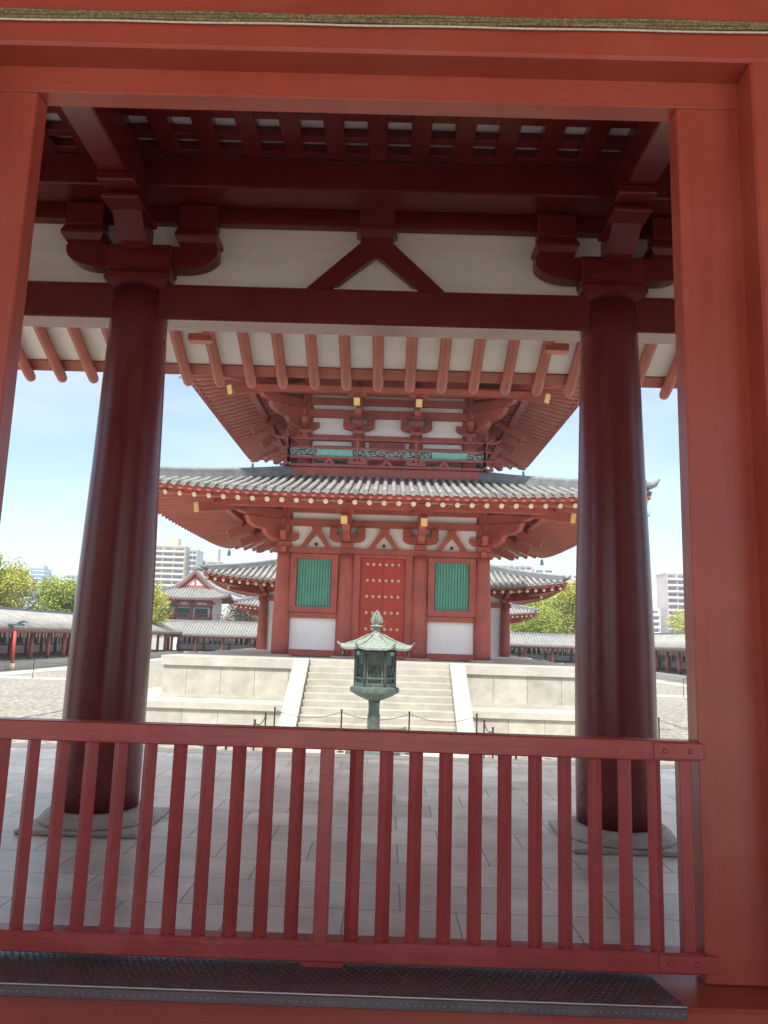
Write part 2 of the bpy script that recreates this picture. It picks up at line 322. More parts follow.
# tie beams
gpart('tie_beam', MB().box(-8, 8, 6.22, 6.48, 5.335, 5.655, .012))
gpart('wall_ledge', MB().box(-8, 8, 6.30, 6.372, 5.657, 5.70), PLAST)
gpart('wall_panel', MB().box(-8, 8, 6.385, 6.43, 5.70, 7.4), PLAST)
gpart('wall_beam', MB().box(-8, 8, 6.29, 6.383, 6.27, 6.50, .01))
gpart('cross_beam', MB().box(-8, 8, 5.9, 6.20, 6.375, 6.66, .012))
def taper(mb, x0, x1, y0, y1, z0, z1, ins):   # block whose foot is inset (masu)
    mb.add([(x0+ins,y0+ins,z0),(x1-ins,y0+ins,z0),(x1-ins,y1-ins,z0),(x0+ins,y1-ins,z0),(x0,y0,z1),(x1,y0,z1),(x1,y1,z1),(x0,y1,z1)],
           [(3,2,1,0),(4,5,6,7),(0,1,5,4),(1,2,6,5),(2,3,7,6),(3,0,4,7)])
# struts above the tie beam, one per bay
for cx in (0.0, -3.8, 3.8):
    st = MB().prism([(cx-.13, 6.13), (cx-.62, 5.662), (cx-.40, 5.662), (cx-.0, 6.0), (cx+.40, 5.662), (cx+.62, 5.662), (cx+.13, 6.13)], 6.28, 6.345)
    taper(st, cx-.18, cx+.18, 6.16, 6.34, 6.132, 6.18, .04); st.box(cx-.18, cx+.18, 6.16, 6.34, 6.182, 6.22, .006).box(cx-.155, cx+.155, 6.18, 6.288, 6.222, 6.46, .008)
    gpart('strut', st)
def boat(c, hl, z0, z1, cut=.22, n=7):     # boat-shaped arm outline in (u,z)
    P = []
    for i in range(n+1):
        a = math.pi/2*i/n; P.append((c-hl+cut*2.0*(1-math.cos(a)), z0+(z1-z0)*.75*(1-math.sin(a))))
    Q = [(2*c-u, z) for u, z in reversed(P)]
    return P+Q+[(c+hl, z1), (c-hl, z1)]
for cx in (-2.04, 2.04, -5.5, 5.5):
    cy = 6.30
    b = MB(); taper(b, cx-.27, cx+.27, cy-.15, cy+.2, 5.602, 5.655, .05); b.box(cx-.28, cx+.28, cy-.16, cy+.2, 5.657, 5.725, .006)
    taper(b, cx-.275, cx+.275, cy-.12, cy+.18, 5.727, 5.775, .045); b.box(cx-.275, cx+.275, cy-.12, cy+.15, 5.777, 6.00, .012)
    gpart('capital_block', b)
    gpart('bracket_arm', MB().prism(boat(cx, .66, 5.80, 6.003, .15), cy-.08, cy+.06))
    for sx in (-1, 1):
        e = MB(); bx = cx+sx*.49; taper(e, bx-.185, bx+.185, cy-.19, cy+.07, 6.005, 6.05, .03); e.box(bx-.185, bx+.185, cy-.19, cy+.07, 6.052, 6.09, .005)
        taper(e, bx-.16, bx+.16, cy-.17, cy-.02, 6.092, 6.14, -.015); e.box(bx-.165, bx+.165, cy-.17, cy-.02, 6.142, 6.35, .008); gpart('bearing_block', e)
    # nose arm stepping toward the inside, carrying the side beam
    nose = MB().prism([(cy-.162, 5.93), (cy-.30, 5.93), (cy-.42, 5.99), (cy-.50, 6.09), (cy-.162, 6.09)], cx-.12, cx+.12, 'YZ')
    nose.box(cx-.155, cx+.155, 5.62, 6.12, 6.092, 6.135, .01); nose.box(cx-.12, cx+.12, 5.66, 6.12, 6.137, 6.245, .006)
    nose.box(cx-.15, cx+.15, 5.50, 5.64, 6.17, 6.245, .01)
    gpart('bracket_nose', nose)
    sbx = cx+math.copysign(.03, cx)
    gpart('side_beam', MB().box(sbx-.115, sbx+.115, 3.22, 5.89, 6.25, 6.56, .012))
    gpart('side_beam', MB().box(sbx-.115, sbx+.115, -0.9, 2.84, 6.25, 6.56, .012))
# coffered ceiling of the inner bay
lat = MB(); a = 0.346
for i in range(-15, 16):
    lat.box(i*a-.08, i*a+.08, 3.22, 5.895, 6.645, 6.742, .006)
for j in range(9):
    yy = 5.645-(j-1)*.27
    if j == 0: yy = 5.855
    lat.box(-5.3, 5.3, yy-.038, yy+.038, 6.655, 6.738, .004)
gpart('ceiling_lattice', lat)
gpart('ceiling_board', MB().box(-8, 8, 3.22, 6.2, 6.745, 6.79), WHITE)
gpart('ceiling_board', MB().box(-8, 8, -0.8, 2.85, 6.575, 6.62), REDIN)
# rafters & eaves on the courtyard side, then the street side
def eave(sgn, yt):
    Y = lambda d: yt-sgn*d       # d = distance back from the tip
    for k in range(-19, 20):
        x = k*.398-.015; pts = []; rad = []
        for d in (0.0, .03, .12, .5, 1.5, 3.2): pts.append((x, Y(d), 5.79+.50*d)); rad.append({0.0: .050, .03: .062}.get(d, .066))
        gpart('rafter', MB().tube(pts, rad, 16), REDR)
    f = MB().prism([(Y(.20), 5.965), (Y(.05), 5.888), (Y(.05), 5.965), (Y(.20), 6.04)], -8.2, 8.2, 'YZ')
    f.prism([(Y(.34), 6.10), (Y(-.02), 5.97), (Y(-.02), 6.03), (Y(.34), 6.16)], -8.2, 8.2, 'YZ')
    gpart('eave_board', f, REDR)
    gpart('soffit', MB().prism([(Y(.2), 5.985), (Y(3.4), 7.585), (Y(3.4), 7.63), (Y(.2), 6.04)], -8.2, 8.2, 'YZ'), PLAST)
eave(1, 9.3); eave(-1, -3.6)
for x in (-2.10, 2.07): gpart('purlin_end', MB().box(x-.14, x+.14, 8.52, 8.66, 6.06, 6.15, .008), REDR)
gr = MB().prism([(9.5, 6.06), (2.85, 9.6), (-3.8, 6.06), (-3.8, 6.24), (2.85, 9.85), (9.5, 6.24)], -8.3, 8.3, 'YZ')
gpart('roof', gr, TILED)
rows = MB()
for k in range(-30, 31):
    for yt in (9.55, -3.85): rows.tube([(k*.27, yt, 6.22), (k*.27, 2.85, 9.87)], .07, 8)
gpart('roof_tiles', rows, TILE)
# door wall at y=3
gpart('door_jamb', MB().box(-1.64, -1.398, 3.0, 3.10, 1.507, 4.998, .006), RED)
gpart('door_jamb', MB().box(1.372, 1.64, 3.0, 3.10, 1.507, 4.998, .006), RED)
gpart('door_head', MB().box(-1.64, 1.64, 3.0, 3.10, 5.0, 5.2, .006), REDH)
gpart('door_post', MB().box(-2.35, -1.63, 2.86, 3.2, 1.507, 5.118, .01), RED)
gpart('door_post', MB().box(1.63, 2.35, 2.86, 3.2, 1.507, 5.118, .01), RED)
gpart('lintel_beam', MB().box(-8, 8, 2.865, 3.2, 5.12, 5.90, .012), REDH)
gpart('sill_beam', MB().box(-8, 8, 2.82, 3.2, FL+.003, 1.504, .012), REDH)
gpart('wall_panel', MB().box(-8, 8, 2.98, 3.1, 5.905, 6.86), PLAST)
for x0, x1 in ((-8, -2.352), (2.352, 8)): gpart('wall_panel', MB().box(x0, x1, 2.99, 3.1, 1.507, 5.118), PLAST)

# net rolled along the lintel
nm = MB(); 
for i in range(3): nm.tube([(-4+j*.25, 2.858, 5.222+.0055*j*.35+.004*math.sin(j*1.7+i*2)+i*.0135) for j in range(33)], .0085, 6)
n1 = thing('bird_net', 'brown bird net rolled up along the lintel above the opening, edged with pale cord', 'net', (0, 2.88, 5.31))
nm.build('net_roll', NET, n1)
MB().tube([(-4+j*.1, 2.850, 5.203+.0019*j*.35+.0015*math.sin(j*.9)) for j in range(81)], .0045, 6).build('cord', ROPE, n1)

# tread plate over the sill
tp = thing('tread_plate', 'dark chequered steel tread plate covering the sill below the fence', 'metal plate', (0, 2.9, 1.49))
MB().prism([(-1.39, 2.785), (1.22, 2.785), (1.165, 3.09), (-1.39, 3.09)], 1.506, 1.524, 'XY').build('plate', STEEL, tp)
MB().box(-1.39, 1.22, 2.772, 2.7835, 1.488, 1.5235, .003).build('nosing', STEEL, tp)
MB().tube([(-1.38+j*.1, 2.781, 1.5245) for j in range(27)], .0035, 6).build('edge_highlight', mat('highlight_steel', (.5, .47, .46), .35, .1, 30, metal=.8), tp)  # bevel highlight put in as a thin roll of brighter steel
ch = MB()
for i in range(190):
    for j in range(12):
        x = -1.37+i*.0258+(j % 2)*.0129; yy = 2.80+j*.022; s = 1 if (i+j) % 2 else -1
        if x > 1.215-.18*(yy-2.785): continue
        d = .0085; w = .0024
        ch.add([(x-d, yy-s*d*.7, 1.5242), (x, yy-w*1.3, 1.5265), (x+d, yy+s*d*.7, 1.5242), (x, yy+w*1.3, 1.5265)], [(0, 1, 2, 3)])
for i in range(200):
    x = -1.37+i*.0245; z = 1.506; s = 1 if i % 2 else -1; d = .0075
    if x > 1.205: continue
    ch.add([(x-d, 2.7717, z-s*d*.7), (x, 2.7695, z-.0025), (x+d, 2.7717, z+s*d*.7), (x, 2.7695, z+.0025)], [(0, 1, 2, 3)])
tag(ch.build('raised_pattern', mat('pattern_steel', (.30, .26, .26), .45, .2, 30, metal=.5), tp))

# fence in the opening
fence = thing('wooden_fence', 'low red timber fence of diamond-set bars closing the gate opening', 'fence', (0, 2.96, 1.54))
fy = 3.022
MB().box(-1.39, 1.366, fy-.035, fy+.035, 2.280, 2.353, .004).build('top_rail', REDFH, fence)
def brf(u): return (-2.2+u*3.58)
bm = MB()
bm.box(-1.39, 1.366, fy-.035, fy+.035, 1.543, 1.615, .004)
bm.build('bottom_rail', REDFH, fence)
MB().prism([(-.09, 1.542), (.075, 1.542), (.06, 1.525), (-.075, 1.525)], fy-.03, fy+.03).build('foot', REDF, fence)
k = 0
for i in range(-20, 13):
    x = .092+i*.1118
    if x < -1.33 or x > 1.26: continue
    jx = random.uniform(-.0018, .0018); rot = random.uniform(-.09, .09)
    if i == -1:
        MB().box(x-.0255, x+.0255, fy-.040, fy+.03, 1.60, 2.287, .003).build('baluster', REDF, fence)
    else:
        d = .0262
        MB().prism([(x+jx+d*math.cos(rot+q*math.pi/2), fy+d*math.sin(rot+q*math.pi/2)) for q in (2, 3, 0, 1)], 1.60, 2.287, 'XY').build('baluster', REDF, fence)
MB().box(1.30, 1.345, fy-.02, fy+.03, 1.60, 2.285, .003).build('end_post', REDF, fence)
for z in (2.282, 1.545):
    for sg in (-1, 1):
        x0, x1 = (1.20, 1.385+(.03 if z < 2 else 0)) if sg > 0 else (-1.45, -1.27); cl = MB().box(x0, x1, 2.981, 2.9865, z+.006, z+.064, .002)
        for x in ((1.24, 1.335) if sg > 0 else (-1.31, -1.40)): cl.tube([(x, 2.981, z+.035), (x, 2.9775, z+.035)], [.010, .006], 10)
        cl.build('clamp_plate', REDF, fence)

# ------------------------------------------------------------------ roofs
def side_xf(cx, cy, k):
    """local (lateral t, outward d) of side k -> world xy; k=0 south, 1 east, 2 north, 3 west"""
    return [lambda t, d: (cx+t, cy-d), lambda t, d: (cx+d, cy+t), lambda t, d: (cx-t, cy+d), lambda t, d: (cx-d, cy-t)][k]
def hip_roof(par, cx, cy, Ex, Ey, Bx, By, ze, zi, lift, rows=True, sp=.27, tr=.078, tm=None, seg=8, thick=.16, red=None, bells=True, caps=True):
    tm = tm or TILE; red = red or REDP
    base = MB(); til = MB(); board = MB(); disc = MB()
    for k in range(4):
        X = side_xf(cx, cy, k); E, D = (Ex, Ey) if k % 2 == 0 else (Ey, Ex); B, Bd = (Bx, By) if k % 2 == 0 else (By, Bx)
        def S(t, s, dz=0.0, E=E, D=D, B=B, Bd=Bd, X=X):      # t lateral metres, s 0 at the eave
            hw = E+(B-E)*s; q = min(1, abs(t)/hw)
            z = ze+(zi-ze)*(s*.82+.18*s*s)+lift*(q**3.2)*(1-s)**1.5
            x, y_ = X(t, D+(Bd-D)*s); return (x, y_, z+dz)
        base.grid(lambda u, v: S((2*u-1)*(E+(B-E)*v), v, -.03), 24, 8)
        board.grid(lambda u, v: S((2*u-1)*E*.995, .012 if v < .5 else .012, -.035-.13*v), 24, 1)
        board.grid(lambda u, v: S((2*u-1)*(E+(B-E)*v*.05), v*.05, -thick-.01), 24, 1)
        board.grid(lambda u, v: S((2*u-1)*(E+(B-E)*.05), .05, -thick-.01-.10*v), 24, 1)
        n = int(E/sp)
        for i in range(-n, n+1):
            t = i*sp
            smax = 1.0 if abs(t) <= B else (E-abs(t))/(E-B)
            if smax < .03: continue
            m = max(2, int(seg*smax)); pts = []; rad = []
            for j in range(m+1):
                s = smax*j/m
                pts.append(S(t, s-.012 if j == 0 else s, .015)); rad.append(tr*1.08 if j == 0 else tr*(.97+.06*random.random()))
                if j < m and rows == 'step':
                    pts.append(S(t, smax*(j+.90)/m, .010)); rad.append(tr*.93); pts.append(S(t, smax*(j+.93)/m, .004)); rad.append(tr*.80)
            til.tube(pts, rad, 7)
    # hips
    hps = []
    for sx in (-1, 1):
        for sy in (-1, 1):
            P = []; hp = MB(); hps.append(hp)
            for j in range(13):
                s = j/12*.97+.03; z = ze+(zi-ze)*(s*.82+.18*s*s)+lift*(1-s)**1.5
                P.append(Vector((cx+sx*(Ex+(Bx-Ex)*s), cy+sy*(Ey+(By-Ey)*s), z)))
            for j in range(12): hp.bar(P[j]+Vector((0,0,.10)), P[j+1]+Vector((0,0,.10)), .22, .24)
            hp.tube([q+Vector((0,0,.25)) for q in P], .095, 8)
            j = 4; q = P[0]; dv = (P[0]-P[2]).normalized()
            hp.tube([q+Vector((0,0,.14)), q+dv*.28+Vector((0,0,.22)), q+dv*.42+Vector((0,0,.38))], [.13, .09, .03], 8)
    r_ = base.build('roof', TILED, par)
    til.build('roof_tiles', tm, r_)
    for hp in hps: hp.build('hip_ridge', RIDGE, r_)
    board.build('eave_board', red, par)
    return r_
def rafters(par, cx, cy, E, B, ze, zi, lift, sp, rad, indiv=100, capm=GOLDP, below=.26, soff=PLAST, inner_z=None, order=(0, 3, 1, 2)):
    """fan rafters with capped tips under a square roof; first `indiv` as parts of their own, the rest as one"""
    rest = MB(); restc = MB(); cnt = 0; slope = (zi-ze)/(E-B)*.92
    Et = E-.12
    for k in order:
        X = side_xf(cx, cy, k); n = int(Et/sp)
        for i in sorted(range(-n, n+1), key=abs):
            t = i*sp; q = abs(t)/E; z = ze-below+lift*q**3.2
            px, py = X(t, Et)
            ti = t if abs(t) <= B*.8 else math.copysign(B*.8+(abs(t)-B*.8)*.12, t)
            qx, qy = X(ti, B-.05); zz = z+slope*(Et-B)-lift*q**3.2*.8
            A = Vector((px, py, z)); Bv = Vector((qx, qy, zz)); d = (A-Bv).normalized()
            pts = [Bv, (Bv+A)/2, A]
            if cnt < indiv:
                r_ = MB().tube(pts, rad, 10).build('rafter', REDR, par)
                MB().tube([A-d*.008, A+d*.022], [rad*1.04, rad*1.0], 12).build('end_cap', capm if k == 0 else REDR, r_)
            else:
                rest.tube(pts, rad, 6); restc.tube([A-d*.008, A+d*.022], [rad*1.04, rad], 8)
            cnt += 1
    if rest.v:
        r_ = tag(rest.build('rafters', REDR, par), kind='stuff'); tag(restc.build('end_caps', REDR, r_), kind='stuff')
    so = MB()
    for k in range(4):
        X = side_xf(cx, cy, k)
        def S(u, v):
            w = E-.2+(B-.1-E+.2)*v; t = (2*u-1)*w; q = abs(t)/w
            x, y_ = X(t, w); return (x, y_, ze-below+rad*.9+lift*q**3.2*(1-v)+slope*(E-.2-w))
        so.grid(S, 24, 3)
    so.build('soffit', soff, par)
def bell(par, x, y_, z, s=1.0):
    MB().lathe([(.075*s, z-.30*s), (.07*s, z-.22*s), (.05*s, z-.10*s), (.02*s, z-.06*s)], x, y_, 12).tube([(x, y_, z-.07*s), (x, y_, z+.02)], .008, 6).build('wind_bell', GREENB, par)

# ------------------------------------------------------------------ stone podium of the pagoda
PX, PY = 0.0, 28.8
pod = thing('stone_podium', 'two-tier pale granite podium with broad stairs under the pagoda', 'podium', (PX, PY, 0))
def tier(h, z0, z1, cope, name):
    MB().box(-h, h, PY-h, PY+h, z0, z1-cope).build(name, STONE, pod)
    MB().box(-h-.07, h+.07, PY-h-.07, PY+h+.07, z1-cope+.002, z1, .012).build('coping', STONET, pod)
    # pilaster strips dividing the faces
tier(7.45, .012, .85, .20, 'lower_tier'); tier(6.22, .852, 2.02, .28, 'upper_tier')
MB().box(-7.65, 7.65, PY-7.65, PY+7.65, .010, .10, .01).build('plinth_course', STONET, pod)
pil = MB()
for h, z0, z1 in ((7.45, .10, .648), (6.22, .855, 1.738)):
    n = 7 if h > 7 else 5
    for i in range(-n, n+1):
        t = i*h/n*.985
        if abs(t) < 2.45: continue
        continue
        pil.box(t-.03+0, t+.03, PY-h-.02, PY-h-.001, z0, z1)
    pil.box(-h-.03, h+.03, PY-h-.03, PY-h-.001, z0, z0+.10)
pil.build('border_strip', STONET, pod)
def stairs(k):
    X = side_xf(PX, PY, k); n = 12; run = 3.36; rise = 2.0/n
    s = MB(); E0 = 6.30
    for i in range(n):
        z1 = 2.0-rise*(i)-.0; d0 = E0-.02; d1 = E0+run/n*(i+1)
        z1 = 2.02-rise*(i+1)
        if z1 <= 0.02: continue
        a = X(-2.0, d0+ i*run/n-.0); b = X(2.0, d1)
        x0, x1 = sorted((a[0], b[0])); y0, y1 = sorted((a[1], b[1])); s.box(x0, x1, y0, y1, .015, z1, .012)
    s.build('stair_flight', STEP, pod)
    for sg in (-1, 1):
        c = MB(); V = []
        for t in (sg*2.003, sg*2.43):
            for d, z in ((E0-.02, .015), (E0+3.50, .015), (E0+3.50, .12), (E0+.22, 2.05), (E0-.02, 2.05)):
                x, y_ = X(t, d); V.append((x, y_, z))
        F = [(0,1,2,3,4), (9,8,7,6,5)]+[(i, (i+1) % 5, 5+(i+1) % 5, 5+i) for i in range(5)]
        c.add(V, F).build('stair_cheek', STONET, pod)
for k in range(4): stairs(k)

# ------------------------------------------------------------------ pagoda
pg = thing('pagoda', 'red and white timber pagoda on a granite podium, green windows and layered tile eaves', 'pagoda', (PX, PY, 2.02))
F0 = 2.022
B1 = 3.30
def pp(name, mb, m=REDP, par=None): return mb.build(name, m, par or pg)
def sidebox(mb, k, t0, t1, d0, d1, z0, z1, c=0.0):
    X = side_xf(PX, PY, k); a = X(t0, d0); b = X(t1, d1)
    x0, x1 = sorted((a[0], b[0])); y0, y1 = sorted((a[1], b[1])); return mb.box(x0, x1, y0, y1, z0, z1, c)
def sideprism(mb, k, poly, d0, d1):
    """outline in (t,z) extruded from d0 to d1 outward"""
    X = side_xf(PX, PY, k); n = len(poly)
    V = [(*X(t, d0), z) for t, z in poly]+[(*X(t, d1), z) for t, z in poly]
    return mb.add(V, [tuple(range(n-1, -1, -1)), tuple(range(n, 2*n))]+[(i, (i+1) % n, n+(i+1) % n, n+i) for i in range(n)])
def outprism(mb, k, t, w, poly):
    """outline in (outward d, z) extruded across width w about lateral t"""
    X = side_xf(PX, PY, k); n = len(poly)
    V = [(*X(t-w/2, d), z) for d, z in poly]+[(*X(t+w/2, d), z) for d, z in poly]
    return mb.add(V, [tuple(range(n-1, -1, -1)), tuple(range(n, 2*n))]+[(i, (i+1) % n, n+(i+1) % n, n+i) for i in range(n)])
def diagprism(mb, sx, sy, B, w, poly):
    """outline in (distance along the diagonal beyond the corner column, z)"""
    ox, oy = PX+sx*B, PY+sy*B; dx, dy = sx*.7071, sy*.7071; nx, ny = -dy, dx; n = len(poly); V = []
    for s in (-w/2, w/2):
        for d, z in poly: V.append((ox+dx*d+nx*s, oy+dy*d+ny*s, z))
    return mb.add(V, [tuple(range(n-1, -1, -1)), tuple(range(n, 2*n))]+[(i, (i+1) % n, n+(i+1) % n, n+i) for i in range(n)])
# core walls
pp('wall', MB().box(-B1+.06, B1-.06, PY-B1+.06, PY+B1-.06, F0, 7.9), WHITE)
INN = 1.22
done = set()
for k in range(4):
    X = side_xf(PX, PY, k)
    for t in (-B1, -INN, INN, B1):
        x, y_ = X(t, B1); key = (round(x, 2), round(y_, 2))
        if key in done: continue
        done.add(key)
        P = [(rr*1.0, z) for rr, z in column_prof(F0+.06, 5.40, .285, .235)]
        c = pp('column', MB().lathe(P, x, y_, 28))
        pp('base_stone', MB().lathe([(.46, F0+.0), (.44, F0+.03), (.33, F0+.062)], x, y_, 28), STONET, c)
    # beams
    b = MB(); sidebox(b, k, -B1-.35, B1+.35, B1-.10, B1+.10, 5.403, 5.60, .01)
    sidebox(b, k, -B1-.3, B1+.3, B1-.02, B1+.12, 6.31, 6.53, .01); sidebox(b, k, -B1-.3, B1+.3, B1-.02, B1+.10, 6.77, 7.06, .01)
    pp('wall_beam', b)
    for sg in (-1, 1):
        t0, t1 = sorted((sg*(INN+.24), sg*(B1-.22)))
        w = MB(); sidebox(w, k, t0, t1, B1-.03, B1+.08, 3.27, 3.45, .008); pp('waist_beam', w)
        w = MB(); sidebox(w, k, t0, t1, B1-.03, B1+.08, F0+.03, 2.25, .008); pp('ground_sill', w)
        c0 = sg*(INN+B1)/2+sg*.02; hw = .79
        w = MB()
        sidebox(w, k, c0-hw, c0-.57, B1-.03, B1+.13, 3.455, 5.37, .01); sidebox(w, k, c0+.57, c0+hw, B1-.03, B1+.13, 3.455, 5.37, .01)
        sidebox(w, k, c0-.57, c0+.57, B1-.03, B1+.125, 5.21, 5.37); sidebox(w, k, c0-.57, c0+.57, B1-.03, B1+.125, 3.455, 3.64)
        wn = pp('window', w)
        lv = MB(); nb = 12
        sidebox(lv, k, c0-.57, c0+.57, B1-.02, B1-.01, 3.64, 5.21)
        for i in range(nb):
            tt = c0-.57+1.14*(i+.5)/nb; xx, yy = X(tt, B1+.03); q = .034
            lv.prism([(xx-q, yy), (xx, yy-q), (xx+q, yy), (xx, yy+q)], 3.64, 5.21, 'XY')
        pp('louvre', lv, GREEN, wn)
    # door
    w = MB(); 
    for sg in (-1, 1):
        t0, t1 = sorted((sg*.745, sg*.98)); sidebox(w, k, t0, t1, B1-.03, B1+.12, F0+.02, 5.40, .01)
    sidebox(w, k, -.745, .745, B1-.03, B1+.115, 5.30, 5.40); sidebox(w, k, -.745, .745, B1-.03, B1+.115, F0+.02, 2.14)
    pp('door_frame', w)
    for sg in (-1, 1):
        t0, t1 = sorted((sg*.004, sg*.742)); lf = MB(); sidebox(lf, k, t0, t1, B1-.03, B1+.04, 2.145, 5.295, .006)
        leaf = pp('door_leaf', lf, DOORR)
        if k == 0:
            for r_ in range(6):
                for c_ in range(3):
                    x, y_ = X(sg*(.105+c_*.205), B1+.04); z = 5.10-r_*.53
                    stm = MB().tube([(x, y_, z), (x, y_-.02, z), (x, y_-.04, z)], [.052, .045, .012], 10); pp('stud', stm, GOLDP, leaf)
        x, y_ = X(sg*.09, B1+.06); rg = MB()
        rg.tube([(x+.06*math.cos(a_/10*6.283), y_, 3.17+.06*math.sin(a_/10*6.283)) for a_ in range(11)], .013, 6, False) if k % 2 == 0 else rg.tube([(x, y_+.06*math.cos(a_/10*6.283), 3.17+.06*math.sin(a_/10*6.283)) for a_ in range(11)], .013, 6, False)
        pp('ring_handle', rg, GOLD, leaf)
def arms_storey(B, inn, zc, hl, zb0, ztop, ze, reach, zcap, zcapc, reachc, struts=True):
    """bracket sets: zc column top beam's top, zb0 underside of the lowest wall beam"""
    h = zb0-zc
    for k in range(4):
        X = side_xf(PX, PY, k)
        for t in (-inn, inn):
            b = MB(); sidebox(b, k, t-.20, t+.20, B-.05, B+.26, zc+.003, zc+h*.25, .01)
            sideprism(b, k, boat(t, hl, zc+h*.28, zc+h*.62, .14, 5), B+.0, B+.17)
            for sg in (-1, 0, 1):
                u = t+sg*(hl-.13); 
                if sg == 0: continue
                sidebox(b, k, u-.12, u+.12, B-.01, B+.19, zc+h*.63, zb0-.002, .01)
            pp('bracket_arm', b)
            # forward arm (cloud-shaped) and tail beam with gilt cap
            b = MB(); zf = zc+h*.28
            poly = [(B+.10, zf), (B+.45, zf), (B+.62, zf+.07), (B+.70, zf+.20), (B+.95, zf+.22), (B+1.12, zf+.30), (B+1.2, zf+.46), (B+.10, zf+.50)]
            outprism(b, k, t, .22, poly); sidebox(b, k, t-.12, t+.12, B+.13, B+.30, zc+h*.6, ztop, .01)
            pp('bracket_arm', b)
            q = MB(); a = Vector((*X(t, B-.05), ztop+.20)); e = Vector((*X(t, B+reach), zcap)); q.bar(a, e, .20, .26); tb = pp('tail_beam', q)
            d = (e-a).normalized(); pp('end_cap', MB().bar(e+d*.002, e+d*.02, .195, .255), GOLD, tb)
            sidebox(MB(), k, 0, 0, 0, 0, 0, 0)
            b = MB(); sidebox(b, k, t-.30, t+.30, B+reach-.55, B+reach-.38, zcap+.30, zcap+.42, .01); pp('bearing_block', b)
        # eave purlin
        b = MB(); L = B+reach-.35; sidebox(b, k, -L, L, B+reach-.60, B+reach-.36, zcap+.425, zcap+.62, .01); pp('eave_purlin', b)
        if struts:
            for c0 in (0, (inn+B)/2, -(inn+B)/2):
                w = .52
                b = MB(); sideprism(b, k, [(c0-.10, zb0-.08), (c0-w, zc+.003), (c0-w+.17, zc+.003), (c0, zb0-.26), (c0+w-.17, zc+.003), (c0+w, zc+.003), (c0+.10, zb0-.08)], B+.0, B+.12)
                sidebox(b, k, c0-.15, c0+.15, B-.02, B+.15, zb0-.09, zb0-.002, .01)
                s_ = pp('strut', b)
                x, y_ = X(c0, B-.06); o_ = X(c0, B+.06)
                pp('vent_hole', MB().tube([(x, y_, zc+.12), (o_[0], o_[1], zc+.12)], .055, 12), IRON, s_)
    for sx in (-1, 1):
        for sy in (-1, 1):
            b = MB(); cx_, cy_ = PX+sx*B, PY+sy*B; b.box(cx_-.22, cx_+.22, cy_-.22, cy_+.22, zc+.004, zc+h*.25+.002, .01)
            for (ax, ay) in ((sx, 0), (0, sy)): pass
            zf = zc+h*.28
            poly = [(-.2, zf), (.55, zf), (.80, zf+.12), (.92, zf+.30), (1.25, zf+.33), (1.5, zf+.45), (1.62, zf+.66), (-.2, zf+.72)]
            diagprism(b, sx, sy, B, .24, poly)
            poly = [(-.2, zf+.74), (.9, zf+.70), (1.5, zf+.69), (1.9, zf+.76), (2.05, zf+.92), (-.2, zf+1.05)]
            diagprism(b, sx, sy, B, .22, poly)
            # side noses running along both walls beyond the corner
            for j in (0, 1):
                n0 = [(.25, zf), (.50, zf), (.66, zf+.10), (.72, zf+.26), (-.45, zf+.26), (-.45, zf+.10), (-.3, zf)]
                V = []
                for w in (-.09, .09):
                    for d, z in n0: V.append((cx_+sx*d, cy_+w+.0, z) if j == 0 else (cx_+w, cy_+sy*d, z))
                n = len(n0); b.add(V, [tuple(range(n-1, -1, -1)), tuple(range(n, 2*n))]+[(i, (i+1) % n, n+(i+1) % n, n+i) for i in range(n)])
            b.box(cx_-.13, cx_+.13, cy_-.13, cy_+.13, zf+.2, ztop, .01)
            pp('corner_bracket', b)
            a = Vector((cx_, cy_, ztop+.05)); e = Vector((cx_+sx*reachc, cy_+sy*reachc, zcapc)); tb = pp('tail_beam', MB().bar(a, e, .22, .28))
            d = (e-a).normalized(); pp('end_cap', MB().bar(e+d*.002, e+d*.03, .235, .295), GOLD, tb)
            # hip rafter out to the corner of the eave
arms_storey(B1, INN, 5.60, .60, 6.31, 7.06, 6.7, 2.35, 6.22, 6.46, 2.42)
E1, Z1E = 7.52, 6.73
hip_roof(pg, PX, PY, E1, E1, 3.22, 3.22, Z1E, 8.06, .26, 'step', seg=12)
rafters(pg, PX, PY, E1-.05, B1, Z1E-.02, 7.9, .25, .415, .072, indiv=78, below=.24)
for sx in (-1, 1):
    for sy in (-1, 1):
        a = Vector((PX+sx*3.6, PY+sy*3.6, 7.2)); e = Vector((PX+sx*(E1-.15), PY+sy*(E1-.15), Z1E+.06)); hr = pp('hip_rafter', MB().bar(a, e, .22, .26))
        d = (e-a).normalized(); pp('end_cap', MB().bar(e+d*.002, e+d*.03, .235, .275), GOLD, hr)
        bell(pg, PX+sx*(E1-.12), PY+sy*(E1-.12), Z1E-.06, 1.2)
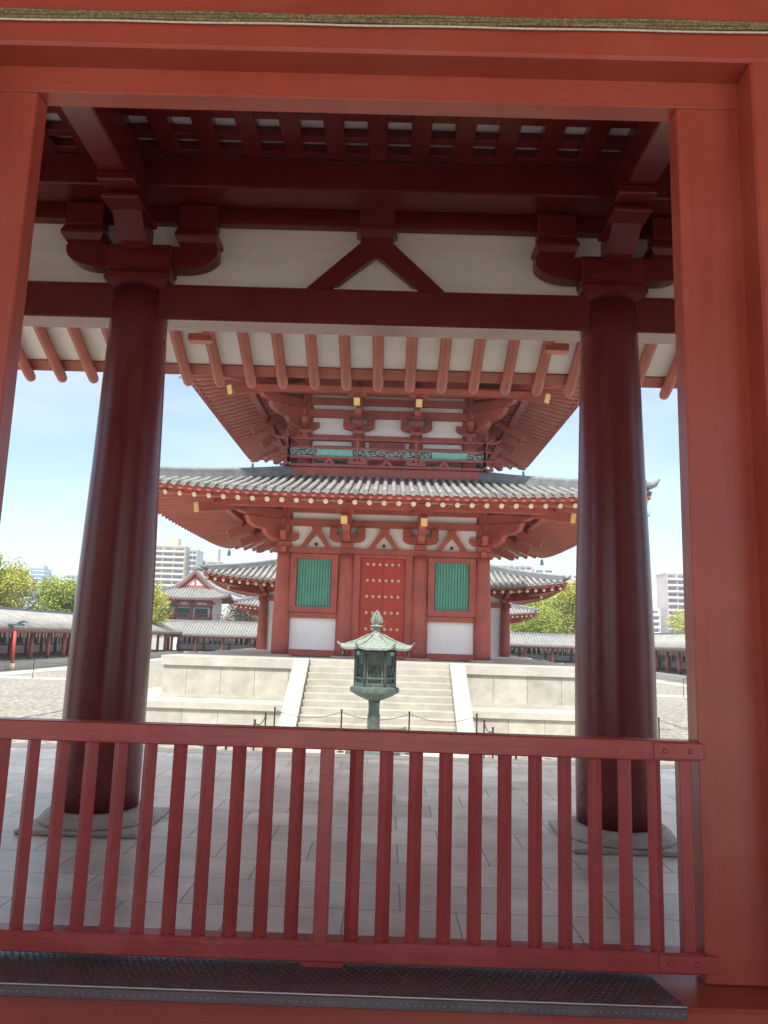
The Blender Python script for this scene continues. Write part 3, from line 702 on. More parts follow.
# balcony
pp('balcony_base', MB().box(-3.30, 3.30, PY-3.30, PY+3.30, 8.02, 8.36, .015))
B2 = 2.83; I2 = 1.0
pp('wall', MB().box(-B2+.06, B2-.06, PY-B2+.06, PY+B2-.06, 8.36, 11.7), WHITE)
done = set()
for k in range(4):
    X = side_xf(PX, PY, k)
    for t in (-B2, -I2, I2, B2):
        x, y_ = X(t, B2); key = (round(x, 2), round(y_, 2))
        if key in done: continue
        done.add(key); pp('column', MB().lathe(column_prof(8.365, 9.60, .25, .23, 4), x, y_, 24))
    b = MB(); sidebox(b, k, -B2-.3, B2+.3, B2-.10, B2+.10, 9.40, 9.60, .01)
    sidebox(b, k, -B2-.3, B2+.3, B2-.02, B2+.12, 10.22, 10.50, .01); sidebox(b, k, -B2-.3, B2+.3, B2-.02, B2+.10, 10.68, 10.92, .01); sidebox(b, k, -B2-.3, B2+.3, B2-.02, B2+.08, 11.04, 11.28, .01); sidebox(b, k, -B2-.3, B2+.3, B2-.02, B2+.10, 11.36, 11.72, .01)
    pp('wall_beam', b)
    if True:
        for c0 in (-1.9, 1.9):
            w = MB(); sidebox(w, k, c0-.62, c0+.62, B2-.02, B2+.05, 8.62, 9.22, .005); wn = pp('window', w, REDP)
            lv = MB(); 
            for i in range(12):
                tt = c0-.55+1.1*(i+.5)/12; sidebox(lv, k, tt-.025, tt+.025, B2+.052, B2+.07, 8.66, 9.18)
            pp('louvre', lv, GREENB, wn)
        w = MB(); sidebox(w, k, -.62, .62, B2-.02, B2+.05, 8.37, 9.36, .01); pp('door', w, REDP)
    # railing
    rl = MB(); D = 3.33
    sidebox(rl, k, -D-.42, D+.42, D-.03, D+.03, 9.30, 9.37, .01)
    sidebox(rl, k, -D-.25, D+.25, D-.028, D+.028, 8.985, 9.05, .008)
    sidebox(rl, k, -D-.25, D+.25, D-.035, D+.035, 8.64, 8.72, .008)
    sidebox(rl, k, -D-.30, D+.30, D-.05, D+.05, 8.365, 8.45, .01)
    for t in (-D, -I2, I2, D): sidebox(rl, k, t-.045, t+.045, D-.045, D+.045, 8.45, 9.42 if abs(t) > 3 else 9.30, .005)
    for t in (-1.95, 0, 1.95):
        sideprism(rl, k, [(t-.05, 8.64), (t-.22, 8.45), (t-.10, 8.45), (t, 8.56), (t+.10, 8.45), (t+.22, 8.45), (t+.05, 8.64)], D-.03, D+.03)
    for t in (-I2, I2):
        sideprism(rl, k, boat(t, .34, 8.455, 8.56, .08, 4), D+.0, D+.09); sidebox(rl, k, t-.30, t-.12, D+.0, D+.10, 8.565, 8.64); sidebox(rl, k, t+.12, t+.30, D+.0, D+.10, 8.565, 8.64)
    for sg in (-1, 1):      # upturned rail ends
        for z in (9.335, 9.02, 8.68):
            P = [(*X(sg*(D+.25+.12*j), D), z+.012*j*j*1.6) for j in range(4)]
            rl.tube(P, [.032, .032, .03, .018], 6)
    rail = pp('railing', rl)
    fr_ = MB()            # green fret panels between the two rails
    def seg(u0, z0, u1, z1, w=.036):
        sidebox(fr_, k, min(u0, u1)-w/2, max(u0, u1)+w/2, D-.012, D+.012, min(z0, z1)-w/2, max(z0, z1)+w/2)
    zb, zt = 8.735, 8.97; H = zt-zb
    u = -D+.06; i = 0
    while u < D-.1:
        c = u; W = .30
        if abs(abs(c)-2.0) < .55:        # plain bays of close bars
            sidebox(fr_, k, c, min(c+.3, D-.05), D-.006, D+.006, zb+H*.15, zt-H*.05)
            for j in range(4): seg(c+.04+j*.075, zb, c+.04+j*.075, zt, .02)
        elif i % 2:
            seg(c, zb, c, zb+H*.6); seg(c, zb+H*.6, c+.16, zb+H*.6); seg(c+.08, zb+H*.3, c+.24, zb+H*.3); seg(c+.24, zb+H*.3, c+.24, zt); seg(c+.08, zt, c+.24, zt)
        else:
            seg(c, zt, c, zb+H*.35); seg(c, zb+H*.35, c+.14, zb+H*.35); seg(c+.09, zb+H*.68, c+.24, zb+H*.68); seg(c+.24, zb, c+.24, zb+H*.68); seg(c+.09, zb, c+.24, zb)
        u += W; i += 1
    seg(-D+.05, zt, D-.05, zt, .02); seg(-D+.05, zb, D-.05, zb, .02)
    pp('fret_panel', fr_, GREENB, rail)
arms_storey(B2, I2, 9.60, .55, 10.22, 11.28, 10.4, 2.2, 10.16, 10.42, 2.25, struts=False)
E2, Z2E = 6.45, 10.84
hip_roof(pg, PX, PY, E2+.1, E2+.1, 2.7, 2.7, Z2E+.1, 12.35, .03, True, seg=5, sp=.3)
rafters(pg, PX, PY, E2, B2, Z2E+.08, 12.1, .03, .44, .075, indiv=22, below=.24)
for sx in (-1, 1):
    for sy in (-1, 1):
        a = Vector((PX+sx*3.1, PY+sy*3.1, 11.1)); e = Vector((PX+sx*(E2-.1), PY+sy*(E2-.1), Z2E-.08)); hr = pp('hip_rafter', MB().bar(a, e, .2, .24))
        d = (e-a).normalized(); pp('end_cap', MB().bar(e+d*.002, e+d*.03, .215, .255), GOLD, hr)
        bell(pg, PX+sx*(E2-.12), PY+sy*(E2-.12), Z2E-.2)
# upper stage rising behind the gate's eaves
pp('wall', MB().box(-2.4, 2.4, PY-2.4, PY+2.4, 11.7, 15.2), WHITE)
pp('balcony_base', MB().box(-2.75, 2.75, PY-2.75, PY+2.75, 12.0, 12.25, .015))
hip_roof(pg, PX, PY, 5.6, 5.6, .3, .3, 14.2, 16.6, .4, True, seg=5, sp=.3)

# ------------------------------------------------------------------ main hall and lecture hall behind
def hall(name, label, cx, y0, Wx, Dy, over, zf, zc, ze, zi, nb, Bx_in, upper=None, cat='hall'):
    cy = y0+Dy; h = thing(name, label, cat, (cx, cy, 0))
    MB().box(cx-Wx-2.2, cx+Wx+2.2, y0-2.2, y0+2*Dy+2.2, .012, zf, .02).build('podium', STONE, h)
    MB().box(cx-Wx+.1, cx+Wx-.1, y0+.1, y0+2*Dy-.1, zf, zc+.8).build('wall', WHITE, h)
    b = MB(); b.box(cx-Wx-.3, cx+Wx+.3, y0-.1, y0+.1, zc-.25, zc).box(cx-Wx-.3, cx+Wx+.3, y0-.35, y0-.2, zc+.35, zc+.55)
    for sg in (-1, 1): b.box(cx+sg*Wx-.1, cx+sg*Wx+.1, y0, y0+2*Dy, zc-.25, zc)
    b.box(cx-Wx, cx+Wx, y0-.05, y0+.09, zf+.02, zf+.25)
    b.build('beam', REDP, h)
    for i in range(nb+1):
        x = cx-Wx+2*Wx*i/nb
        MB().lathe(column_prof(zf, zc, .27, .23, 5), x, y0, 18).build('column', REDP, h)
        br = MB().box(x-.2, x+.2, y0-.25, y0+.2, zc+.003, zc+.2, .01); br.prism(boat(x, .6, zc+.22, zc+.45, .14, 4), y0-.1, y0+.08)
        br.prism([(y0-.1, zc+.22), (y0-.9, zc+.30), (y0-1.3, zc+.45), (y0-1.35, zc+.62), (y0-.1, zc+.62)], x-.1, x+.1, 'YZ')
        br.build('bracket_arm', REDP, h)
    Ex, Ey = Wx+over, Dy+over
    hip_roof(h, cx, cy, Ex, Ey, Bx_in, Dy-(Wx-Bx_in), ze, zi, .45, True, seg=6, sp=.3, tr=.085)
    raf = 0
    for i in range(int(2*Ex/.42)):
        x = cx-Ex+.2+i*.42; q = abs(x-cx)/Ex; z = ze-.26+.43*q**3.2
        r_ = MB().tube([(x, cy-Ey+.12, z), (x-(x-cx)*.12, y0, z+.24*over)], .08, 6).build('rafter', REDP, h)
        MB().tube([(x, cy-Ey+.11, z-.002), (x, cy-Ey+.09, z-.005)], .085, 8).build('end_cap', GOLDP, r_)
    so = MB()
    for k in range(4):
        X = side_xf(cx, cy, k); E, D = (Ex, Ey) if k % 2 == 0 else (Ey, Ex)
        so.grid(lambda u, v: ((*X((2*u-1)*(E-.15-v*over), D-.15-v*over), ze-.2+.4*abs(2*u-1)**3.2*(1-v)+v*.36*over)), 12, 2)
    so.build('soffit', REDP, h)
    for sx in (-1, 1):
        a = Vector((cx+sx*Wx, y0, zc+.35)); e = Vector((cx+sx*(Ex-.15), cy-Ey+.15, ze+.15)); MB().bar(a, e, .2, .24).build('hip_rafter', REDP, h)
        e2 = a+(e-a)*.62-Vector((0, 0, .3)); MB().bar(a-Vector((0, 0, .15)), e2, .22, .28, w2=.18, h2=.16).build('corner_bracket', REDP, h)
        MB().bar(e2, e2+(e-a).normalized()*.04, .2, .18).build('end_cap', GOLD, h)
    return h
mh = hall('main_hall', 'wide tiled hall with red columns directly behind the pagoda', 0, 42.0, 6.55, 6.0, 2.75, 1.6, 4.75, 5.35, 6.9, 5, 4.9)
MB().box(-4.8, 4.8, 43.8, 52.2, 6.0, 9.2).build('upper_wall', WHITE, mh)
hip_roof(mh, 0, 48.0, 6.6, 6.3, 2.0, 0.3, 8.9, 12.0, .4, True, seg=5, sp=.3)
hall('lecture_hall', 'farther tiled hall glimpsed past the main hall, its eave corners just showing', 0, 72.0, 11.0, 6.5, 2.6, 1.3, 4.2, 4.95, 7.4, 9, 7.5)

# ------------------------------------------------------------------ cloisters
def cloister(label, ox, oy, dx, dy, n, bay, depth, z0=.5, zc=2.48, zr=3.75, backz=2.9, over=1.0):
    """row starts at (ox,oy) on the courtyard side and runs along (dx,dy); the back lies to the left of that"""
    h = thing('cloister', label, 'cloister', (ox, oy, 0), 'roofed cloisters around the courtyard'); L = n*bay
    nx, ny = -dy, dx
    def W(a, b, z): return (ox+dx*a+nx*b, oy+dy*a+ny*b, z)
    def bx(mb, a0, a1, b0, b1, z0_, z1_):
        V = [W(a, b, z) for z in (z0_, z1_) for a, b in ((a0, b0), (a1, b0), (a1, b1), (a0, b1))]
        return mb.add(V, [(3,2,1,0),(4,5,6,7),(0,1,5,4),(1,2,6,5),(2,3,7,6),(3,0,4,7)])
    bx(MB(), -1, L+1, -1.0, depth+.6, .01, z0).build('podium', BASE, h)
    w = MB(); bx(w, 0, L, depth-.06, depth+.06, z0, backz); w.build('back_wall', WHITE, h)
    b = MB(); bx(b, -.5, L+.5, -.07, .07, zc-.20, zc); bx(b, 0, L, depth-.1, depth-.065, z0, z0+.18); bx(b, 0, L, depth-.1, depth-.065, z0+.78, z0+.90); bx(b, 0, L, depth-.1, depth-.065, zc-.15, zc)
    bx(b, -.5, L+.5, -over+.05, -over+.12, zc-.08, zc+.02)
    b.build('beam', REDP, h)
    for i in range(n+1):
        c = MB(); p0 = W(i*bay, 0, 0); c.lathe([(.15, z0), (.15, (z0+zc)/2), (.13, zc-.2)], p0[0], p0[1], 14); c.build('column', REDP, h)
        c = MB(); p1 = W(i*bay, depth-.1, 0); c.lathe([(.15, z0), (.14, zc)], p1[0], p1[1], 10); c.build('back_post', REDP, h)
        if i < n:
            m = MB(); bx(m, i*bay+.62, (i+1)*bay-.62, depth-.09, depth-.063, z0+.92, zc-.17); m.build('window', DARKG, h)
    pr = [(-over, zc), (depth/2, zr-.1), (depth+over, zc), (depth+over, zc+.14), (depth/2, zr+.06), (-over, zc+.14)]
    n_ = len(pr); V = [W(-1, b_, z) for b_, z in pr]+[W(L+1, b_, z) for b_, z in pr]
    rf = MB().add(V, [tuple(range(n_-1, -1, -1)), tuple(range(n_, 2*n_))]+[(i, (i+1) % n_, n_+(i+1) % n_, n_+i) for i in range(n_)]).build('roof', TILED, h)
    t = MB(); k = 0; a = -1.0
    while a < L+1:
        t.tube([W(a, -over-.03, zc+.13), W(a, depth/2, zr+.07)], .10, 6); a += .34
    t.build('roof_tiles', TILE, rf)
    rd = MB(); bx(rd, -1, L+1, depth/2-.16, depth/2+.16, zr, zr+.26); rd.build('ridge', RIDGE, rf)
    rr = MB(); cp = MB(); a = -.9
    while a < L+.9:
        bx(rr, a-.05, a+.05, -over+.1, -.1, zc+.0, zc+.09); bx(cp, a-.05, a+.05, -over+.07, -over+.098, zc-.0, zc+.09); a += .38
    r_ = tag(rr.build('rafters', REDP, h), kind='stuff'); tag(cp.build('end_caps', GOLDP, r_), kind='stuff')
    bl = MB(); a = .3
    while a < L:
        bx(bl, a, a+.12, .5, .53, zc-.5, zc-.2); a += .55
    tag(bl.build('hanging_tags', PLAST, h), kind='stuff')
    for i in range(n):
        m = MB()
        for u in (.42, .60): bx(m, i*bay+u*bay-.07, i*bay+u*bay+.07, depth-1.0, depth-.97, z0+.55, zc-.2)
        m.build('white_banner', WHITE, h)
    return h
cloister('low tiled cloister with red columns running back along the left edge of the courtyard', -24.3, 34.8, 0, 1, 21, 2.7, 4.2)
cloister('low tiled cloister with red columns running back along the right edge of the courtyard', 24.3, 91.5, 0, -1, 21, 2.7, 4.2)
cloister('rear cloister crossing left of the pagoda, below the small gabled tower', -25.0, 90, 1, 0, 5, 3.1, 4.2, zc=2.28, zr=3.85)
cloister('rear cloister crossing right of the pagoda in front of the bright green tree', 10.0, 90, 1, 0, 5, 3.1, 4.2, zc=2.28, zr=3.6)

# ------------------------------------------------------------------ small gabled tower behind the rear cloister
tw = thing('gabled_tower', 'small two-storey tower with a hip-and-gable tile roof above the rear cloister', 'tower', (-23.9, 99, 0))
tx, ty = -23.9, 99.0
MB().box(tx-2.2, tx+2.2, ty-3, ty+3, .01, 7.0).build('wall', WHITE, tw)
b = MB().box(tx-3.5, tx+4.6, ty-4.2, ty+4.2, 3.9, 4.15).box(tx-2.4, tx+2.4, ty-3.12, ty-3.03, 4.2, 4.45).box(tx-2.4, tx+2.4, ty-3.12, ty-3.03, 5.7, 6.0).box(tx-2.4, tx+2.4, ty-3.10, ty-3.03, 6.35, 6.6)
b.build('beam', REDP, tw)
for x in (-2.2, -.15, 2.2): MB().lathe([(.17, 4.1), (.16, 6.0)], tx+x, ty-3.05, 12).build('column', REDP, tw)
for x in (-1.2, 1.0): MB().box(tx+x-.8, tx+x+.8, ty-3.08, ty-3.02, 4.5, 5.6).build('window', DARKG, tw)
rl = MB().box(tx-3.5, tx+4.6, ty-4.15, ty-4.08, 4.85, 4.92).box(tx-3.5, tx+4.6, ty-4.15, ty-4.08, 4.45, 4.5)
for i in range(14): rl.box(tx-3.5+i*.62, tx-3.44+i*.62, ty-4.15, ty-4.08, 4.15, 4.85)
rl.build('railing', REDP, tw)
for x in (-2.2, -.15, 2.2):
    MB().prism(boat(tx+x, .55, 6.05, 6.35, .12, 4), ty-3.3, ty-3.1).box(tx+x-.12, tx+x+.12, ty-3.9, ty-3.0, 6.3, 6.5).build('bracket_arm', REDP, tw)
# lower skirt roof and gable
hip_roof(tw, tx, ty, 5.0, 5.6, 2.3, 2.9, 6.75, 8.2, .5, True, seg=4, sp=.34, tr=.09)
gb = MB()
def gcurve(u): return 8.0+ (10.5-8.0)*(u**1.35)
n = 8; P = [(tx-3.1+3.1*i/n, gcurve(i/n)) for i in range(n+1)]; Q = [(2*tx-x, z) for x, z in reversed(P[:-1])]
prof = P+Q+[(x, z-.28) for x, z in reversed(P+Q)]
gb.prism(prof, ty-3.3, ty+3.3).build('gable_roof', TILED, tw)
t = MB()
for j in range(20):
    yy = ty-3.2+j*.34
    t.tube([(x, yy, z+.04) for x, z in P+Q], .085, 5)
t.tube([(tx, ty-3.4, 10.65), (tx, ty+3.4, 10.65)], .24, 8)
t.build('gable_tiles', TILE, tw)
MB().prism([(x, z-.26) for x, z in P+Q]+[(x, z-.62) for x, z in reversed(P+Q)], ty-3.35, ty-3.22).build('bargeboard', mat('dull_red_board', (.20, .06, .05), .7, .15, 2), tw)
MB().prism([(tx-1.9, 8.2), (tx+1.9, 8.2), (tx, 9.8)], ty-2.9, ty-2.8).build('gable_panel', WHITE, tw)
MB().box(tx-.12, tx+.12, ty-2.985, ty-2.905, 8.2, 9.8).box(tx-2.2, tx+2.2, ty-2.98, ty-2.91, 8.1, 8.45).bar((tx-1.6, ty-2.95, 8.3), (tx, ty-2.95, 9.6), .1, .34).bar((tx+1.6, ty-2.95, 8.3), (tx, ty-2.95, 9.6), .1, .34).build('gable_frame', REDP, tw)

# ------------------------------------------------------------------ city blocks beyond the precinct
GLASS = mat('window_glass', (0.10, 0.12, 0.14), 0.25, 0.4, 0.35)
CREAM = mat('cream_render', (0.50, 0.40, 0.28), 0.85, 0.06, 0.2); PALE = mat('pale_render', (0.68, 0.67, 0.64), 0.85, 0.05, 0.2)
PINK = mat('pinkish_render', (0.52, 0.44, 0.41), 0.85, 0.06, 0.2); GREYW = mat('grey_render', (0.42, 0.43, 0.43), 0.85, 0.06, 0.2); BLUEG = mat('blue_glass_tower', (0.12, 0.20, 0.30), 0.3, 0.2, .3)
def block(label, x0, x1, y, z1, fl, bays, m_, depth=14, pent=None, msl=None, top=None):
    h = thing('apartment_block', label, 'apartment block', ((x0+x1)/2, y+depth/2, 0))
    MB().box(x0, x1, y, y+depth, .01, z1).build('wall', m_, h)
    nf = int(z1/fl); c = (x1-x0-.2)/bays; first = max(0, nf-int(90/bays), int(8/fl))
    for f in range(first, nf):
        z = z1-(nf-f)*fl
        MB().box(x0+.1, x1-.1, y-1.3, y-1.15, z, z+1.05).box(x0+.1, x1-.1, y-1.149, y-.002, z, z+.16).build('balcony', msl or m_, h)
        for b_ in range(bays):
            a = x0+.1+c*b_; MB().box(a+c*.12, a+c*.88, y-.06, y+.02, z+.3, z+fl-.5).build('window', GLASS, h)
    for b_ in range(bays+1):
        a = x0+.1+c*b_; MB().box(a-.12, a+.12, y-1.25, y-.003, max(0, z1-(nf-first)*fl), z1-.05).build('balcony_divider', m_, h)
    MB().box(x0-.15, x1+.15, y-.2, y+depth+.15, z1+.005, z1+.7).build('parapet', m_, h)
    for (a, b_, c_, hh) in (pent or []): MB().box(a, b_, y+2, y+c_, z1+.71, z1+.71+hh).build('rooftop_room', m_, h)
    return h
def WX(px, Y): return 0.19+(px-388)/769*Y        # rough picture column -> x at depth Y
def WZ(dy, Y): return 2.7+dy/769*Y
Y_ = 400
block('cream apartment block with white balconies behind the small gabled tower', WX(128, Y_), WX(183, Y_), Y_, WZ(84, Y_), 2.95, 5, CREAM, pent=[(WX(163, Y_), WX(174, Y_), 8, 4)], msl=mat('beige_balcony', (.56, .49, .40), .85, .06, .2))
block('right side of the cream apartment block, its shade put in as grey', WX(184, Y_), WX(192, Y_), Y_+6, WZ(82, Y_), 2.95, 2, GREYW)  # shaded flank of the cream block, the shade put into its grey colour
Y_ = 420
block('pale block with a stair tower on its roof right of the cream apartments', WX(193.5, Y_), WX(217, Y_), Y_, WZ(70, Y_), 2.95, 2, mat('beige_render', (0.5, .45, .4), .85, .06, .2), pent=[(WX(204, Y_), WX(215, Y_), 9, 7)])
Y_ = 400
block('long grey apartment slab above the hall roof right of the pagoda', WX(478, Y_), WX(531, Y_), Y_, WZ(75, Y_), 2.9, 9, GREYW)
block('small white block at the right end of the long grey slab', WX(532, Y_), WX(551, Y_), Y_-4, WZ(72, Y_), 2.9, 2, PALE)
block('narrow pale block half hidden by the right gate column', WX(571, Y_), WX(592, Y_), Y_, WZ(68, Y_), 2.9, 2, PALE)
Y_ = 370
block('tall pinkish apartment tower between the right gate column and the door frame', WX(665, Y_), WX(705, Y_), Y_, WZ(72, Y_), 2.95, 4, PINK)
block('low white house left of the pinkish apartment tower', WX(640, Y_), WX(657, Y_), Y_, WZ(36, Y_), 2.9, 2, PALE)
Y_ = 700
ot = thing('office_tower', 'distant blue glass office tower with rooftop masts above the left trees', 'tower', (WX(36, Y_), Y_+8, 0))
x0, x1 = WX(29, Y_), WX(43, Y_); z1 = WZ(58, Y_)
MB().box(x0, x1, Y_, Y_+15, .01, z1).build('wall', BLUEG, ot)
s = MB()
for f in range(16): s.box(x0-.2, x1+.2, Y_-.4, Y_+15.2, f*3.5+.5, f*3.5+1.2)
s.build('floor_bands', PALE, ot)
MB().box(x0+1.5, x1-1.5, Y_+1, Y_+10, z1+.01, z1+3).build('rooftop_room', GREYW, ot)
for q in (.1, .85): MB().tube([(x0+(x1-x0)*q, Y_+3, z1), (x0+(x1-x0)*q, Y_+3, z1+13)], [.35, .15], 6).build('mast', GREYW, ot)
Y_ = 500
block('distant grey block with a flat roof at the right end of the left trees', WX(66, Y_), WX(76, Y_), Y_, WZ(52, Y_), 3.0, 2, GREYW)

# ------------------------------------------------------------------ spring haze over the city
hz = bpy.data.materials.new('haze_air'); hz.use_nodes = True; t_ = hz.node_tree
for n_ in list(t_.nodes):
    if n_.type != 'OUTPUT_MATERIAL': t_.nodes.remove(n_)
vol = t_.nodes.new('ShaderNodeVolumePrincipled'); vol.inputs['Color'].default_value = (.76, .87, 1, 1); vol.inputs['Density'].default_value = 0.0006
t_.links.new(vol.outputs['Volume'], [n_ for n_ in t_.nodes if n_.type == 'OUTPUT_MATERIAL'][0].inputs['Volume'])
tag(MB().box(-805, 805, -305, 1005, -1, 75).build('haze', hz), kind='stuff')

# ------------------------------------------------------------------ trees
def tree(label, x, y_, h, w, m_, n=26000, base=0.0, seed=1, leaf=.115):
    rnd = random.Random(seed); t = thing('broadleaf_tree', label, 'tree', (x, y_, 0))
    tr = MB(); tr.tube([(x, y_, 0), (x+.1, y_, h*.18), (x-.1, y_+.1, h*.38), (x+.1, y_, h*.7)], [h*.035, h*.027, h*.02, h*.008], 8)
    cl = []
    for i in range(40):
        a = rnd.random()*6.283; q = rnd.random()**.5; zz = h*(.36+.56*rnd.random()); k = math.sin(math.pi*min(1, max(0, (zz/h-.18)/.9)))
        c = Vector((x+w*.46*q*k*math.cos(a), y_+w*.46*q*k*math.sin(a), zz)); cl.append((c, w*(.10+.10*rnd.random())))
        if i < 14: tr.tube([(x, y_, h*(.22+.3*rnd.random())), (Vector((x, y_, zz*.8))+c)/2, c], [h*.012, h*.008, h*.003], 5)
    tr.build('trunk', BARK, t)
    lf = MB()
    for i in range(n):
        c, rr = cl[i % len(cl)]
        d = Vector((rnd.gauss(0, 1), rnd.gauss(0, 1), rnd.gauss(0, .75))).normalized()*rr*(rnd.random()**.28)*(1+.25*rnd.random())
        q = c+d; u = Vector((rnd.gauss(0, 1), rnd.gauss(0, 1), rnd.gauss(0, .6))).normalized(); v = u.cross(Vector((rnd.gauss(0, 1), rnd.gauss(0, 1), rnd.gauss(0, 1)))).normalized(); s_ = leaf*(.6+.8*rnd.random())
        lf.add([q-u*s_, q-v*s_*.55, q+u*s_, q+v*s_*.55], [(0, 1, 2, 3)])
    lf.build('crown', m_, t)
tree('large yellow-green tree beyond the left cloister, at the left edge of the view', -38.2, 74, 10.0, 7.6, LEAFY, seed=2)
tree('looser yellow-green tree beyond the left cloister, beside the left gate column', -32.2, 78, 7.5, 7.2, LEAFG, seed=3)
tree('yellow-green tree mostly hidden behind the left gate column', -27.5, 84, 8.0, 7.5, LEAFY, seed=4, n=12000)
tree('bright green tree above the rear cloister, nearest the pagoda on the right', 20.0, 103, 9.0, 9.5, LEAFG, seed=5)
tree('bright yellow-green tree above the rear cloister, beside the right gate column', 25.5, 104, 10.8, 9.0, LEAFY, seed=6)
tree('yellow-green tree over the right cloister below the pinkish tower', 40.5, 100, 7.0, 9.0, LEAFY, seed=7, n=14000)
tree('brownish budding tree behind the rear cloister, just right of the gabled tower', -18.8, 107, 8.6, 8.0, LEAFB, seed=8, n=12000)
tree('brownish budding tree seen between the gabled tower and the pagoda, closer to the pagoda', -13.5, 110, 8.6, 8.0, LEAFB, seed=9, n=12000)
tree('small yellow tree beside the gabled tower', -28.0, 100, 6.8, 4.5, LEAFY, seed=10, n=9000)

# ------------------------------------------------------------------ bronze lantern
LX, LY = -0.055, 18.0
ln = thing('bronze_lantern', 'tall green-patinated hexagonal bronze lantern standing before the podium stairs', 'lantern', (LX, LY, 0))
MB().lathe([(.62, .01), (.62, .16), (.50, .20), (.46, .30), (.30, .36), (.22, .44)], LX, LY, 6, False, 0.0).build('base', BRONZE, ln)
MB().lathe([(.17, .40), (.145, .5), (.14, .9), (.145, .93), (.145, .96), (.125, 1.0), (.125, 1.2), (.14, 1.31)], LX, LY, 24).build('post', BRONZE, ln)
MB().lathe([(.135, 1.29), (.22, 1.315), (.42, 1.40), (.51, 1.46), (.55, 1.47), (.565, 1.50), (.565, 1.57), (.51, 1.60), (.475, 1.62), (.475, 1.66)], LX, LY, 6, False, 0.0).build('platform', BRONZE, ln)
ch_ = MB()
for i in range(6):
    a0 = R(60*i); a1 = a0+R(60); r0 = .455
    A = Vector((LX+r0*math.cos(a0), LY+r0*math.sin(a0), 0)); B_ = Vector((LX+r0*math.cos(a1), LY+r0*math.sin(a1), 0))
    ch_.tube([A+Vector((0,0,1.62)), A+Vector((0,0,2.52))], .035, 6)
    for z, th in ((1.66, .05), (1.80, .04), (2.36, .04), (2.49, .05)): ch_.bar(A+Vector((0,0,z)), B_+Vector((0,0,z)), .05, th)
    for u in (.13, .87):
        P_ = A.lerp(B_, u); ch_.bar(P_+Vector((0,0,1.65)), P_+Vector((0,0,2.5)), .03, .03)
ch_.build('fire_chamber_frame', BRONZE, ln)
pn = MB(); fl = MB()
for i in range(6):
    a0 = R(60*i); a1 = a0+R(60); r0 = .425
    A = Vector((LX+r0*math.cos(a0), LY+r0*math.sin(a0), 1.66)); B_ = Vector((LX+r0*math.cos(a1), LY+r0*math.sin(a1), 1.66)); u3 = Vector((0, 0, .84))
    pn.add([A, B_, B_+u3, A+u3], [(0, 1, 2, 3)])
    nn = ((A+B_)/2-Vector((LX, LY, 1.66))).normalized()
    for q in range(7):          # flowing openwork in the lower half of each panel
        s0 = .16+.68*random.random(); pts = [A.lerp(B_, min(.86, max(.14, s0+.10*math.sin(q+j*1.6))))+Vector((0, 0, .16+.085*j))+nn*.02 for j in range(4)]
        fl.tube(pts, .012, 5)
pn.build('fire_chamber_panel', BRONZED, ln); fl.build('openwork', BRONZE, ln)
rf = MB(); NR = 6
def rfn(u, v):         # swept hexagonal roof
    a = u*2*math.pi; seg_ = (u*6) % 1.0; rr = 1/max(math.cos(math.pi/3*(seg_-.5)), .5)*math.cos(math.pi/6)
    rr = rr; e = abs(seg_-.5)*2
    rad = (.10+.73*v)*rr; z = 2.82-.35*v**.72+.075*(e**5)*v**4+.010*math.cos(seg_*2*math.pi*7)*v*(1-.7*v)
    return (LX+rad*math.cos(a), LY+rad*math.sin(a), z)
rf.grid(rfn, 144, 14); rf.grid(lambda u, v: (lambda q: (q[0]*(1-.0)+0, q[1], q[2]-.045*v))(rfn(u, 1)), 144, 1)
rf.grid(lambda u, v: (lambda q: (LX+(q[0]-LX)*(1-.45*v), LY+(q[1]-LY)*(1-.45*v), q[2]-.045+.03*v))(rfn(u, 1)), 144, 2)
lr = rf.build('roof', BRONZEL, ln)
cn = MB()
for i in range(6):
    a = R(60*i); cd = Vector((math.cos(a), math.sin(a), 0)); o_ = Vector((LX, LY, 0))
    cn.tube([o_+cd*.16+Vector((0,0,2.775)), o_+cd*.45+Vector((0,0,2.625)), o_+cd*.74+Vector((0,0,2.525)), o_+cd*.86+Vector((0,0,2.545)), o_+cd*.89+Vector((0,0,2.59)), o_+cd*.86+Vector((0,0,2.61))], [.022, .024, .026, .024, .02, .014], 8)
cn.build('roof_rib', BRONZEL, lr)
for i in range(6):
    a = R(60*i); x, y_ = LX+.74*math.cos(a), LY+.74*math.sin(a)
    MB().lathe([(.045, 2.30), (.04, 2.34), (.028, 2.40), (.01, 2.42)], x, y_, 10).tube([(x, y_, 2.41), (x, y_, 2.50)], .006, 5).build('wind_bell', BRONZE, ln)
f = MB().lathe([(.10, 2.80), (.085, 2.85), (.07, 2.93), (.15, 2.95), (.15, 2.98), (.05, 3.0), (.05, 3.02)], LX, LY, 16)
f.lathe([(.04, 3.01), (.06, 3.06), (.065, 3.12), (.05, 3.2), (.008, 3.27)], LX, LY, 16)
for i in range(3):
    a = i*math.pi/3; dx, dy = math.cos(a), math.sin(a)
    P_ = [(-.05, 2.99), (-.125, 3.04), (-.145, 3.11), (-.10, 3.22), (0, 3.34), (.10, 3.22), (.145, 3.11), (.125, 3.04), (.05, 2.99)]
    V = [(LX+dx*u-dy*s_, LY+dy*u+dx*s_, z) for s_ in (-.010, .010) for u, z in P_]; n = len(P_)
    f.add(V, [tuple(range(n-1, -1, -1)), tuple(range(n, 2*n))]+[(j, (j+1) % n, n+(j+1) % n, n+j) for j in range(n)])
f.build('finial', BRONZEL, ln)

